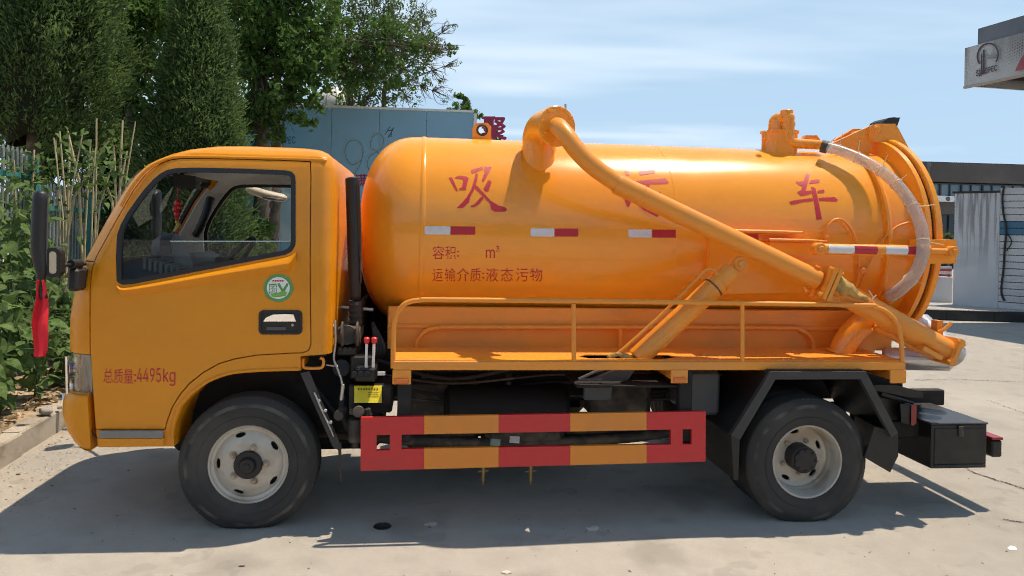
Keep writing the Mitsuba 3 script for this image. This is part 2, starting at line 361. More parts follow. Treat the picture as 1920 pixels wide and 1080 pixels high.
WRAP = pbr('wrap_cloth', dusty((.45, .26, .07), (.22, .17, .07), 25, .9), .8)
TIE = pbr('cable_tie', (.68, .55, .38), .45)
HOSE_IN = pbr('hose_fluid', (.55, .42, .28), .4)
scene['clear_hose'] = {'type': 'principledthin', 'base_color': rgb(.84, .85, .84), 'roughness': .22, 'spec_trans': .74, 'diff_trans': .9, 'eta': 1.4}
scene['window_glass'] = {'type': 'thindielectric', 'int_ior': 1.5, 'specular_transmittance': rgb(.90, .93, .92)}
scene['windscreen_glass'] = {'type': 'thindielectric', 'int_ior': 1.5, 'specular_reflectance': rgb(.3, .32, .33), 'specular_transmittance': rgb(.84, .88, .87)}
scene['lamp_glass'] = {'type': 'thindielectric', 'int_ior': 1.5, 'specular_transmittance': rgb(.92, .94, .95)}

# ================================================================== THE TRUCK
V = thing('vacuum_truck', 'orange sewage suction tanker truck with red lettering on its tank, parked across the yard', 'truck')
YC = 0.94                                             # the middle plane of the truck's body
YCB = 0.835                                           # and of its narrower cab
ZL = np.array([.485, .60, .80, 1.04, 1.19, 1.37, 1.52, 1.73, 1.90, 2.00, 2.07, 2.10, 2.135, 2.165, 2.19, 2.208, 2.218])
XF = np.array([-.94, -.98, -1.005, -1.015, -1.015, -.99, -.94, -.845, -.765, -.705, -.64, -.59, -.52, -.44, -.34, -.22, -.05])
XR = np.array([.46, .47, .475, .48, .48, .48, .48, .48, .475, .47, .465, .46, .45, .42, .37, .29, .15])
Y0 = np.array([-.025, -.035, -.04, -.042, -.042, -.042, -.034, -.012, .012, .028, .042, .052, .068, .105, .175, .30, .55])


def cab_loft(off, zmin=None, zmax=None):
    zz = np.unique(np.concatenate([ZL, np.linspace(.485, 2.2, 30)]))
    if off:
        zz = zz[(zz > zmin + .01)]
        zz = np.concatenate([[zmin], zz])
    rows = []
    for z in zz:
        xf, xr, y0 = (np.interp(z, ZL, a) + s * off for a, s in ((XF, 1), (XR, -1), (Y0, 1)))
        y1 = 2 * YCB - y0
        a, b = max(.20 - off, .05), max(.34 - off, .05)
        rr = max(.075 - off * .5, .02) + .3 * max(0, z - 2.15)
        th = np.linspace(0, PI / 2, 13)
        pts = []
        pts += [(xf + a - a * np.cos(t), y0 + b - b * np.sin(t)) for t in th]                       # near front corner, front -> side
        pts += [(xf + a + (xr - rr - xf - a) * s, y0) for s in np.linspace(0, 1, 10)[1:-1]]
        pts += [(xr - rr + rr * np.sin(t), y0 + rr - rr * np.cos(t)) for t in np.linspace(0, PI / 2, 8)]
        pts += [(xr, y1 - rr + (rr) * 0)] + [(xr - rr + rr * np.cos(t), y1 - rr + rr * np.sin(t)) for t in np.linspace(0, PI / 2, 8)[1:]]
        pts += [(xr - rr + (xf + a - xr + rr) * s, y1) for s in np.linspace(0, 1, 10)[1:-1]]
        pts += [(xf + a - a * np.sin(t), y1 - b + b * np.cos(t)) for t in th]
        m = 9                                                                                     # bowed front
        ys = np.linspace(y1 - b, y0 + b, m)[1:-1]
        pts += [(xf, y) for y in ys]
        rows.append([(x, y, z - off * (z > 2.0)) for x, y in pts])
    v = np.array(rows, float)
    # gently bowed front
    w = np.clip((np.interp(v[..., 2], ZL, XF) + .5 - v[..., 0]) / .5, 0, 1)
    v[..., 0] -= .018 * w * (1 - ((v[..., 1] - YCB) / .85) ** 2)
    n, k = v.shape[:2]
    i, j = np.meshgrid(np.arange(n - 1), np.arange(k), indexing='ij')
    q = np.stack([i * k + j, i * k + (j + 1) % k, (i + 1) * k + (j + 1) % k, (i + 1) * k + j], -1).reshape(-1, 4)
    f = np.vstack([q[:, [0, 1, 2]], q[:, [0, 2, 3]]])
    vv = v.reshape(-1, 3)
    c0, c1 = vv[:k].mean(0), vv[-k:].mean(0)
    c1[2] += .003
    vv = np.vstack([vv, c0, c1])
    kk = np.arange(k)
    f = np.vstack([f, np.stack([np.full(k, n * k), (kk + 1) % k, kk], 1), np.stack([np.full(k, n * k + 1), (n - 1) * k + kk, (n - 1) * k + (kk + 1) % k], 1)])
    return man((vv, f))


def Pc(px, py):
    """On the cab's near side wall."""
    y = -.04
    for _ in range(6):
        p = P(px, py, y)
        y = np.interp(p[2], ZL, Y0)
    return P(px, py, y)


def cpoly(pts):
    return Polygon([(Pc(*q)[0], Pc(*q)[2]) for q in pts])


def spoly(pts, n=6):
    """A smoothed closed outline from photo points."""
    p = np.array(pts + pts[:1], float)
    return [tuple(q) for q in smooth_path(p, n)[:-1]]


outer = cab_loft(0)
shell = outer - cab_loft(.035, .99)
win_out = cpoly([(219, 525), (218, 480), (220, 440), (227, 420), (238, 400), (254, 377), (270, 356), (287, 337), (300, 326), (313, 319), (330, 315.5), (370, 314.5), (450, 316), (535, 319.5), (547, 322), (553, 329), (554.5, 340), (554.5, 450), (553, 462), (546, 472), (534, 478), (470, 490), (350, 513), (250, 532.5), (232, 534), (223, 531)])
win_in = win_out.buffer(-.026)
door_px = [(581, 304), (540, 302), (450, 299.5), (380, 298), (340, 298), (320, 300.5), (303, 306), (286, 315), (270, 329), (250, 354), (230, 389), (210, 424), (192, 457), (178, 482), (171, 505), (169.5, 540), (170, 660), (174, 720), (180, 804), (309, 804), (312, 790), (322, 763), (336, 740), (355, 718), (380, 698), (410, 681), (440, 672), (480, 665), (540, 661.5), (568, 660.5), (578, 656), (582, 645), (582, 330)]
door_poly = cpoly(door_px)
arch_poly = cpoly([(326, 850), (326, 821), (329, 796), (341, 762), (359, 741), (387, 720), (411, 707), (445, 699), (500, 696), (563, 695), (563, 668), (585, 666), (640, 664), (700, 664), (700, 900), (326, 900)])
front_cut = cpoly([(60, 664), (170.5, 664), (180, 804), (184, 845), (60, 845)])     # headlamp and bumper bay
shell = shell - prism_xz(arch_poly, -.3, 2.3) - prism_xz(front_cut, -.5, 2.5)
shell = shell - prism_xz(win_out, -.3, 2.3)
ws = rrect(.17, 1.47, 1.50, 2.06, .07)
ws_prism = prism_yz(list(ws.exterior.coords)[:-1], -1.4, -.35)
ws_in = prism_yz(list(ws.buffer(-.02).exterior.coords)[:-1], -1.4, -.35)
frame_ring = (outer - cab_loft(.02, .99))
seal_ws = frame_ring ^ (ws_prism - ws_in)
shell = shell - ws_prism
door = shell ^ prism_xz(door_poly, -.3, .14)
body = shell - prism_xz(door_poly.buffer(.006), -.3, .14)
# panel seam of the front corner, and the flange line of the wheel arch
seam = LineString([(Pc(*q)[0], Pc(*q)[2]) for q in [(100, 491), (150, 491), (172, 491)]]).buffer(.004)
body = body - prism_xz(seam, -.3, .20)
add(f'{V}__cab', body, CAB, 32)
add(f'{V}__cab__door', door, CAB, 32)
ring = prism_xz(win_out.difference(win_in), -.3, .3)
slim = cab_loft(-.004, .6) - cab_loft(.022, .99)
add(f'{V}__cab__window_seal', slim ^ ring, PLAST, 30)
add(f'{V}__cab__window_seal', (outer - cab_loft(.022, .99)) ^ prism_xz(win_out.difference(win_in), 1.3, 2.2), PLAST, 30)
add(f'{V}__cab__windscreen_seal', seal_ws, PLAST, 30)
# raised ledge that catches the light below the window
lt = smooth_path([(222, 534, 2), (232, 537.5, 5), (260, 533.5, 7), (320, 522.5, 8), (400, 507.5, 9), (470, 494, 11), (530, 481.5, 14), (546, 477, 15), (556, 470, 8)], 6)
rows = []
for x, y, h_ in lt:
    s_ = h_ / 15
    r0_, r1_, r2_, r3_ = Pc(x, y), Pc(x, y + h_ * .5), Pc(x, y + h_), Pc(x, y + h_ + 15)
    rows.append([r0_ + [0, .004, 0], r1_ + [0, -.016 - .016 * s_, 0], r2_ + [0, -.024 - .020 * s_, 0], .6 * r2_ + .4 * r3_ + [0, -.016 - .014 * s_, 0], r3_ + [0, .0015, 0]])
v = np.array(rows)
n, k = v.shape[:2]
i, j = np.meshgrid(np.arange(n - 1), np.arange(k - 1), indexing='ij')
q = np.stack([i * k + j, i * k + j + 1, (i + 1) * k + j + 1, (i + 1) * k + j], -1).reshape(-1, 4)
lm_ = trimesh.Trimesh(v.reshape(-1, 3), np.vstack([q[:, [0, 1, 2]], q[:, [0, 2, 3]]]), process=False)
if lm_.face_normals[:, 1].mean() > 0:
    lm_.invert()
add(f'{V}__cab__window_ledge', lm_, CAB, 50)
# drip rail over the door
drip = np.array([Pc(x, y) for x, y in [(612, 301), (582, 299), (450, 295.5), (380, 294), (340, 294), (318, 296.5), (300, 303), (283, 312), (266, 327), (246, 352), (226, 387)]])
drip[:, 1] += .002
add(f'{V}__cab__drip_rail', tube(smooth_path(drip, 5), .009, 10), CAB, True)
# arch flange
fl = np.array([Pc(x, y) for x, y in [(323, 821), (325, 797), (336, 763), (354, 741), (380, 721), (405, 708), (440, 698), (500, 693.5), (560, 692)]])
add(f'{V}__cab__arch_lip', tube(smooth_path(fl, 5), .010, 10), CAB, True)
add(f'{V}__cab__step_trim', prism_xz(cpoly([(189, 806.5), (307, 806.5), (308, 819), (189, 819)]), -.055, .25), pbr('step_grey', dusty((.20, .20, .19), (.35, .32, .28), 8, .7), .5), 30)
add(f'{V}__cab__sill', prism_xz(cpoly([(186, 820.5), (309, 820.5), (309, 834), (187, 835)]), -.05, .25), CAB, 30)
# glass
gl = cab_loft(.012, .6) - cab_loft(.0125, .6)


def skin(poly2, y, off):
    """Thin single glass sheet that follows the side wall."""
    s = sheet(poly2, .12)
    v = s.vertices.copy()
    yy = np.interp(v[:, 1], ZL, Y0) + off
    return trimesh.Trimesh(np.column_stack([v[:, 0], yy if y < YC else 2 * YCB - yy, v[:, 1]]), s.faces, process=False)


zcut = Pc(400, 452)[2]
gp = win_in.buffer(.012)
add(f'{V}__cab__side_window', skin(gp.intersection(sbox(-3, 0, 3, zcut)), 0, .012), 'window_glass', True, label='half lowered side window glass')
edge = [Pc(x, 452.5) for x in (318, 400, 480, 552)]
add(f'{V}__cab__side_window__glass_edge', tube([e + [0, .012, 0] for e in edge], .0035, 6), pbr('glass_edge', (.45, .55, .52), .2), True)
add(f'{V}__cab__side_window', skin(gp, 2, .012), 'window_glass', True)
wsg = sheet(ws.buffer(-.008), .1)
wx = np.interp(wsg.vertices[:, 1], ZL, XF) + .012 - .018 * (1 - ((wsg.vertices[:, 0] - YCB) / .85) ** 2)
add(f'{V}__cab__windscreen', trimesh.Trimesh(np.column_stack([wx, wsg.vertices[:, 0], wsg.vertices[:, 1]]), wsg.faces, process=False), 'windscreen_glass', True)
# inside of the cab
liner = cab_loft(.04, 1.0) - cab_loft(.052, 1.012)
liner = liner - prism_xz(win_out.buffer(-.004), -.3, 2.3) - prism_yz(list(ws.buffer(-.004).exterior.coords)[:-1], -1.4, -.35)
add(f'{V}__cab__interior_lining', liner, TRIM, 30)
dash = hull([(-.93, y, z) for y in (.25, 1.43) for z in (1.05, 1.46)] + [(-.50, y, z) for y in (.12, 1.55) for z in (1.05, 1.47)] + [(-.60, y, 1.53) for y in (.13, 1.54)])
add(f'{V}__cab__dashboard', dash, DASH, 30)
pd = lathe([(0, 0), (0, .17), (.06, .19), (.12, .17), (.13, 0)], (1, 0, .30), (-.60, .46, 1.47), 32)
add(f'{V}__cab__dashboard__instrument_hood', pd, DASH, 30)
ridge = cat(*[bevel_box(-.60 + k * .030, -.582 + k * .030, .10, .34, 1.46 - .006 * k, 1.535 - .010 * k, .004) for k in range(8)])
add(f'{V}__cab__dashboard__vent', ridge, DASHG, 30)
tor = trimesh.creation.torus(.21, .016, 40, 12)
tor.apply_transform(trimesh.transformations.rotation_matrix(math.radians(-52), [0, 1, 0]))
tor.apply_translation([-.20, .46, 1.48])
add(f'{V}__cab__steering_wheel', tor, PLAST, True)
add(f'{V}__cab__steering_wheel__spoke', cat(cyl((-.24, .46, 1.49), (-.24, .26, 1.49), .014), cyl((-.24, .46, 1.49), (-.24, .66, 1.49), .014), cyl((-.24, .46, 1.49), (-.6, .46, 1.22), .026), cyl((-.26, .46, 1.48), (-.21, .46, 1.54), .05)), PLAST, 30)
for k, (y0, y1, zt) in enumerate(((.20, .66, 1.80), (.85, 1.50, 1.80))):
    st = hull([(.17 + dx, y, z) for y in (y0 + .03, y1 - .03) for dx, z in ((0, 1.15), (.13, 1.15), (.14, zt), (.24, zt))] + [(.15 + dx, y, z) for y in (y0, y1) for dx, z in ((.02, 1.2), (.12, 1.2), (.17, zt - .08), (.24, zt - .08))])
    sm = tm(st.refine_to_length(.06))
    sm.vertices += .012 * (meshkit.noise(sm.vertices * 9)[:, None] - .5)
    add(f'{V}__cab__seat_back', sm, SEAT, True, label='seat back in clear plastic wrap' if not k else None)
    add(f'{V}__cab__seat_cushion', bevel_box(-.25, .22, y0, y1, 1.02, 1.20, .04), SEAT, 30)
mir = P(347, 341, .62)
mb = hull(np.array([mir + [dx, dy, dz] for dx, dy, dz in [(-.06, -.06, .05), (.075, -.05, .035), (.085, -.05, -.045), (-.05, -.06, -.04), (-.05, .10, .05), (.065, .10, .035), (.07, .10, -.04), (-.045, .10, -.035)]]))
add(f'{V}__cab__interior_mirror', cat(mb, cyl(mir + [-.03, .05, .04], mir + [-.08, .12, .12], .012)), PLAST, 30)
add(f'{V}__cab__grab_handle', tube(smooth_path([P(395, 372, 1.50), P(388, 395, 1.45), P(376, 425, 1.45), P(368, 440, 1.50)], 6), .03, 10), PLAST, True)
add(f'{V}__cab__dashboard__card', bevel_box(-.80, -.72, .20, .34, 1.415, 1.425, .002).rotate([0, 12, 0]).translate([.29, 0, -.165]), pbr('card', (.55, .25, .22), .5), False)
# lettering, sticker, door handle
def decal_cab(shape, key, mat, off=.0022, step=None, label=None):
    s = sheet(shape, step)
    v = np.array([Pc(x, y) for x, y in s.vertices[:, :2]])
    v[:, 1] -= off
    s = trimesh.Trimesh(v, s.faces, process=False)
    if s.face_normals[:, 1].mean() > 0:
        s.invert()
    return add(key, s, mat, False, label)


gl1 = unary_union([glyph('总', 193, 716, 20, 30), glyph('质', 213, 716.5, 19, 30), glyph('量', 231, 717, 20, 30), latin(':', 252, 715, 3.5, 19)])
decal_cab(gl1, f'{V}__cab__lettering', INK, label='red gross weight lettering on the door')
decal_cab(latin('4495', 257, 716, 45, 26), f'{V}__cab__lettering', INK)
decal_cab(latin('kg', 306, 716, 23, 25), f'{V}__cab__lettering', INK)
c0 = Point(522, 540)
ell = lambda r: __import__('shapely').affinity.scale(c0.buffer(r, 24), 1, .95)
decal_cab(ell(27.5), f'{V}__cab__sticker', GREEN, label='round green and white emissions sticker')
decal_cab(ell(21.5), f'{V}__cab__sticker__face', STW, .0034)
decal_cab(unary_union([glyph('国', 503, 549, 18, 19), LineString([(523, 533), (531, 547), (539, 533)]).buffer(2.3, join_style=2), sbox(505, 532, 519, 535)]), f'{V}__cab__sticker__print', GREEN, .0046)
decal_cab(Polygon([(506, 551), (520, 549), (534, 545), (539, 549), (536, 554), (525, 557), (512, 557)]), f'{V}__cab__sticker__leaf', pbr('leaf_print', (.18, .42, .08), .4), .0046)
decal_cab(unary_union([sbox(511 + 4.4 * k, 525, 514.4 + 4.4 * k, 528) for k in range(5)]), f'{V}__cab__sticker__print', INK, .0046)
hp = Polygon([(Pc(x, y)[0], Pc(x, y)[2]) for x, y in rrect(485.5, 581.5, 567, 627, 9).exterior.coords])
add(f'{V}__cab__door__handle', prism_xz(hp, -.050, -.03) - prism_xz(hp.buffer(-.014), -.08, -.043), PLAST, 30)
add(f'{V}__cab__door__handle', prism_xz(Polygon([(Pc(x, y)[0], Pc(x, y)[2]) for x, y in [(495, 602), (500, 595), (512, 589.5), (535, 588), (551, 589), (556, 602)]]), -.062, -.045), CHROME, 30, label='chrome door pull')
add(f'{V}__cab__door__handle', prism_xz(Polygon([(Pc(x, y)[0], Pc(x, y)[2]) for x, y in [(500, 613), (536, 613), (536, 619), (500, 619)]]), -.046, -.042), DASHG, False)
add(f'{V}__cab__door__keyhole', cyl(Pc(549, 609) + [0, -.012, 0], Pc(549, 609) + [0, .01, 0], .008), STEEL, 30)

# headlamp: silver bowl behind a clear cover in the front corner
def front_band(z0, z1, off, depth):
    m = cab_loft(off, .5) if off > 0 else cab_loft(0)
    inner_ = cab_loft(off + depth, .5)
    return m - inner_


hl_px = [(112, 666), (168, 666), (172, 700), (171, 744), (140, 748), (130, 742), (122, 700)]
hl_poly = cpoly(hl_px)
for side, (ya, yb) in enumerate(((-.3, .34), (1.33, 2.3))):
    back = front_band(0, 0, .03, .02) ^ prism_xz(hl_poly.buffer(.0), ya, yb)
    add(f'{V}__cab__headlight', back, pbr('lamp_back', (.16, .165, .17), .35, .5), 30)
    cover = tm((cab_loft(.004, .5) - cab_loft(.0075, .5)) ^ prism_xz(hl_poly, ya, yb))
    add(f'{V}__cab__headlight__lens', cover, 'lamp_glass', 30)
bowl = P(141, 722, .06)
add(f'{V}__cab__headlight__reflector', cat(*[lathe([(0, 0), (.0, .028), (.05, .05), (.055, .05)], (-.8, -.55, 0), P(x, y, .10) + [.02, 0, 0], 24) for x, y in ((140, 690), (146, 724))]), LAMP, 30)
for x_, w_ in ((127, .010), (152, .018), (160, .008)):
    add(f'{V}__cab__headlight__rib', cyl(P(x_, 742, .045), P(x_ - 2, 668, .045), w_, 12), LAMP, 30)
add(f'{V}__cab__headlight__indicator', cyl(P(137, 684, .06), P(137, 694, .06), .02), TAIL, 30)
add(f'{V}__cab__headlight__housing', bevel_box(-.92, -.80, .02, 1.64, .69, 1.02, .02), PLAST, 30)
# bumper
bz = [(.475, -.90), (.50, -.96), (.56, -1.01), (.64, -1.035), (.72, -1.035), (.765, -1.02), (.785, -.985)]


def bumper():
    rows = []
    for z, xf in bz:
        y0, y1 = -.055, 2 * YCB + .055
        s = (z - .475) / .31
        xe = P(171, 834, -.05)[0] * (1 - s) + P(164, 750, -.05)[0] * s
        a, b = max(.06, min(.20, xe - xf - .01)), .30
        xf = min(xf, xe - .075)
        th = np.linspace(0, PI / 2, 12)
        pts = [(xe, y0)] + [(xf + a - a * np.sin(t), y0 + b - b * np.cos(t)) for t in th] + [(xf - .03 * (1 - ((y - YCB) / .7) ** 2), y) for y in np.linspace(y0 + b, y1 - b, 9)[1:-1]]
        pts += [(xf + a - a * np.cos(t), y1 - b + b * np.sin(t)) for t in th] + [(xe, y1)]
        rows.append([(x, y, z) for x, y in pts])
    v = np.array(rows)
    n, k = v.shape[:2]
    i, j = np.meshgrid(np.arange(n - 1), np.arange(k), indexing='ij')
    q = np.stack([i * k + j, i * k + (j + 1) % k, (i + 1) * k + (j + 1) % k, (i + 1) * k + j], -1).reshape(-1, 4)
    f = np.vstack([q[:, [0, 1, 2]], q[:, [0, 2, 3]]])
    vv = v.reshape(-1, 3)
    c0_, c1_ = vv[:k].mean(0), vv[-k:].mean(0)
    vv = np.vstack([vv, c0_, c1_])
    kk = np.arange(k)
    f = np.vstack([f, np.stack([np.full(k, n * k), (kk + 1) % k, kk], 1), np.stack([np.full(k, n * k + 1), (n - 1) * k + kk, (n - 1) * k + (kk + 1) % k], 1)])
    m = trimesh.Trimesh(vv, f, process=False)
    if m.volume < 0:
        m.invert()
    return m


add(f'{V}__bumper', bumper(), CAB, 40)
add(f'{V}__bumper__fog_lamp', cyl((-1.05, .32, .66), (-1.10, .30, .66), .06), LAMP, 30)
add(f'{V}__bumper__gap_filler', bevel_box(-.95, -.79, .06, 1.60, .665, .80, .01), PLAST, 30)
add(f'{V}__bumper__cable', tube(smooth_path([P(171, 800, -.02), P(174, 812, -.03), P(183, 822, -.02), P(190, 826, .02)], 6), .004, 8), PLAST, True)
# near side mirrors
YM = -.22
add(f'{V}__side_mirror', man(tube(smooth_path([P(77, 357, YM), P(76, 372, YM), P(74, 410, YM), P(73, 470, YM), P(78, 508, YM), P(82, 520, YM)], 6), np.interp(np.linspace(0, 1, 31), [0, .06, .2, .6, .85, 1], [.010, .027, .037, .038, .025, .012]), 18, True, 1.0)), PLAST, True, label='tall black side mirror seen from behind')
add(f'{V}__side_mirror__glass', tube(smooth_path([P(89, 372, YM), P(88, 420, YM), P(87.5, 470, YM), P(86, 505, YM)], 5), .006, 8), DASHG, True)
add(f'{V}__side_mirror__stalk', tube(smooth_path([P(79, 500, YM), P(77, 530, YM), P(80, 548, YM), P(83, 560, YM)], 6), np.linspace(.022, .018, 19), 10), PLAST, True)
rm = rrect(93, 469, 112, 515, 8)
rc = [(P(x, y, YM + .02)[0], P(x, y, YM + .02)[2]) for x, y in list(rm.exterior.coords)[:-1]]
add(f'{V}__round_mirror', prism_xz(Polygon(rc), YM + .0, YM + .03), pbr('mirror_cream', (.62, .53, .38), .35), 30, label='small cream backed round mirror')
add(f'{V}__round_mirror__rim', prism_xz(Polygon(rc).buffer(.014).difference(Polygon(rc).buffer(-.006)), YM - .004, YM + .05), PLAST, 30)
add(f'{V}__round_mirror__shell', prism_xz(Polygon(rc).buffer(.004), YM + .032, YM + .06), PLAST, 30)
add(f'{V}__mirror_arm', tube(smooth_path([P(112, 497, YM + .04), P(128, 497, YM + .08), P(146, 496, -.03), P(160, 495, .03)], 6), .010, 10), PLAST, True)
add(f'{V}__mirror_arm__knuckle', cat(cyl(P(133, 495, -.12), P(150, 495, -.04), .026), bevel_box(*sorted([P(128, 500, -.1)[0], P(150, 500, -.1)[0]]), -.12, .02, P(140, 546, -.1)[2], P(140, 503, -.1)[2], .015)), PLAST, 30)
# far side mirror
fmx = -1.14
add(f'{V}__side_mirror', man(tube(smooth_path([(fmx, 1.93, 2.0), (fmx, 1.94, 1.95), (fmx, 1.95, 1.80), (fmx, 1.95, 1.66), (fmx, 1.93, 1.58)], 6), np.interp(np.linspace(0, 1, 25), [0, .1, .3, .8, 1], [.012, .06, .08, .075, .02]), 16, True, .45)), PLAST, True)
add(f'{V}__mirror_arm', tube(smooth_path([(fmx, 1.93, 1.62), (fmx + .05, 1.90, 1.48), (fmx + .15, 1.78, 1.42), (fmx + .24, 1.66, 1.4)], 6), .014, 8), PLAST, True)
# far mirror seen through the cab: cream underside, dark face
fm = P(500, 366, 1.85)
add(f'{V}__wide_mirror', man(tube([fm + [-.16, 0, .05], fm + [-.14, 0, .045], fm + [0, 0, .0], fm + [.13, 0, -.02], fm + [.16, 0, -.02]], [.02, .05, .065, .055, .02], 16, True, .6)), pbr('mirror_shell', (.50, .44, .34), .4), True)
add(f'{V}__wide_mirror__glass', tube([fm + [-.02, -.045, -.02], fm + [.06, -.045, -.03], fm + [.14, -.04, -.035]], [.02, .04, .02], 12, True, .4), DASH, True)

# red ribbon tied to the mirror stalk: hangs from the truck, so a thing of its own
rb = [(76, 527, 74, 85), (0, 0, 0, 0)]
top, rows = None, []
for yy, xa, xb in [(524, 74, 85), (540, 71.5, 86), (560, 69, 87), (580, 65.5, 87.5), (605, 62.5, 87.5), (630, 61, 86.5), (655, 60, 84.5), (669, 59.5, 82.5)]:
    row = []
    for k in range(7):
        p = P(xa + (xb - xa) * k / 6, yy, YM - .01)
        p[1] += .022 * math.sin(k * 1.35 + yy * .02) + .010 * math.sin(yy * .07)
        row.append(p)
    rows.append(row)
v = np.array(rows)
n, k = v.shape[:2]
front = v.reshape(-1, 3)
backv = front + [0, .003, 0]
i, j = np.meshgrid(np.arange(n - 1), np.arange(k - 1), indexing='ij')
q = np.stack([i * k + j, (i + 1) * k + j, (i + 1) * k + j + 1, i * k + j + 1], -1).reshape(-1, 4)
f = np.vstack([q[:, [0, 1, 2]], q[:, [0, 2, 3]]])
add('ribbon', trimesh.Trimesh(np.vstack([front, backv]), np.vstack([f, f[:, ::-1] + n * k]), process=False), RIBBON, True, label='red cloth ribbon hanging from the black side mirror of the truck', cat='ribbon')
# ornament under the interior mirror
o0 = P(333.5, 352, .62)
orn = thing('hanging_ornament', 'red tassel ornament hanging from the rear view mirror inside the cab', 'ornament')
add(f'{orn}__cord', cyl(o0 + [0, 0, .03], o0 + [0, 0, -.38], .0025), RIBBON, True)
add(f'{orn}__beads', cat(*[trimesh.creation.icosphere(2, r).apply_translation(o0 + [dx, 0, -dz]) for r, dx, dz in ((.022, 0, .10), (.016, .012, .13), (.017, -.012, .14), (.02, 0, .17), (.012, 0, .20))]), KNOB, True)
add(f'{orn}__charm', cat(*[trimesh.creation.icosphere(2, .013).apply_translation(o0 + [.01 * math.sin(q), 0, -.22 - .014 * q]) for q in range(5)]), pbr('gold_charm', (.55, .36, .10), .35, .6), True)
add(f'{orn}__tassel', lathe([(0, .005), (.02, .016), (.16, .024), (.17, .0)], (0, 0, -1), o0 + [0, 0, -.29], 14), RIBBON, 30)


# ------------------------------------------------------------------ wheels
def tyre(c, y_out, width, sgn, r=.390, grooves=4):
    """A tyre on the axis through c; sgn = -1 when the outer face looks to -Y."""
    w = width
    pr = [(.012, .228), (.0, .240), (-.006, .262), (-.008, .275), (-.004, .277), (-.010, .300), (-.008, .325), (0, .350), (.010, .368), (.022, .383), (.03, .388)]
    xs = np.linspace(.03, w - .03, 2 * grooves + 3)
    for k in range(1, len(xs) - 1):
        dep = .008 if k % 2 == 0 else 0
        e = .0025
        if k % 2 == 0:
            pr += [(xs[k] - .006 - e, r), (xs[k] - .004, r - .009), (xs[k] + .004, r - .009), (xs[k] + .006 + e, r)]
        else:
            pr += [(xs[k], r)]
    pr += [(w - a, b) for a, b in pr[:11][::-1]] + [(w - .02, .21), (.02, .21), (.012, .228)]
    m = lathe([(a, b) for a, b in pr], (0, -sgn, 0), (c[0], y_out, c[1]), 96)
    return m


def flatten(m, zg=0.0):
    """The tyre's foot pressed flat on the ground."""
    v = m.vertices.copy()
    low = v[:, 2] < zg + .002
    v[low, 2] = zg + .002
    m.vertices = v
    return m


def lugs(c, y_out, w, sgn, r=.390):
    """Small shoulder blocks of the tread."""
    bl = trimesh.creation.box((.016, .016, .008))
    ms = []
    n = 72
    for k in range(n):
        a = 2 * PI * k / n
        if math.sin(a) * r + c[1] < .03:
            continue
        b = bl.copy()
        b.apply_transform(trimesh.transformations.rotation_matrix(PI / 2 - a, [0, 1, 0]))
        b.apply_translation([c[0] + math.cos(a) * (r - .0125), y_out - sgn * .027, c[1] + math.sin(a) * (r - .0125)])
        ms.append(b)
    return trimesh.util.concatenate(ms)


def hand_holes(c, y, n, rad, ph, sx, sz):
    out = []
    for k in range(n):
        a = ph + 2 * PI * k / n
        pts = [(math.cos(t) * sx, math.sin(t) * sz) for t in np.linspace(0, 2 * PI, 20, endpoint=False)]
        ca, sa = math.cos(a + PI / 2), math.sin(a + PI / 2)
        out.append(prism_xz([(c[0] + math.cos(a) * rad + x * ca - z * sa, c[1] + math.sin(a) * rad + x * sa + z * ca) for x, z in pts], y - .3, y + .3))
    o = out[0]
    for q in out[1:]:
        o = o + q
    return o


def front_rim(c, y, s):
    # along = into the wheel (+Y for the near side)
    pr = [(.0, .224), (-.004, .219), (.0, .213), (.014, .207), (.018, .200), (.020, .193), (.034, .186), (.028, .176), (.012, .150), (.004, .120), (.004, .06), (.016, .06), (.016, .12), (.026, .155), (.05, .188), (.17, .192), (.17, .205), (.02, .214), (.0, .224)]
    return lathe(pr, (0, s, 0), (c[0], y, c[1]), 72)


def nuts(c, y, s, rad, n, ph):
    ms = []
    for k in range(n):
        a = ph + 2 * PI * k / n
        p = np.array([c[0] + math.cos(a) * rad, y, c[1] + math.sin(a) * rad])
        ms += [cyl(p + [0, s * .006, 0], p - [0, s * .004, 0], .022, 16), lathe([(0, 0), (0, .0145), (.020, .0145), (.024, .010), (.030, .009), (.030, 0)], (0, -s, 0), p, 6)]
    return ms


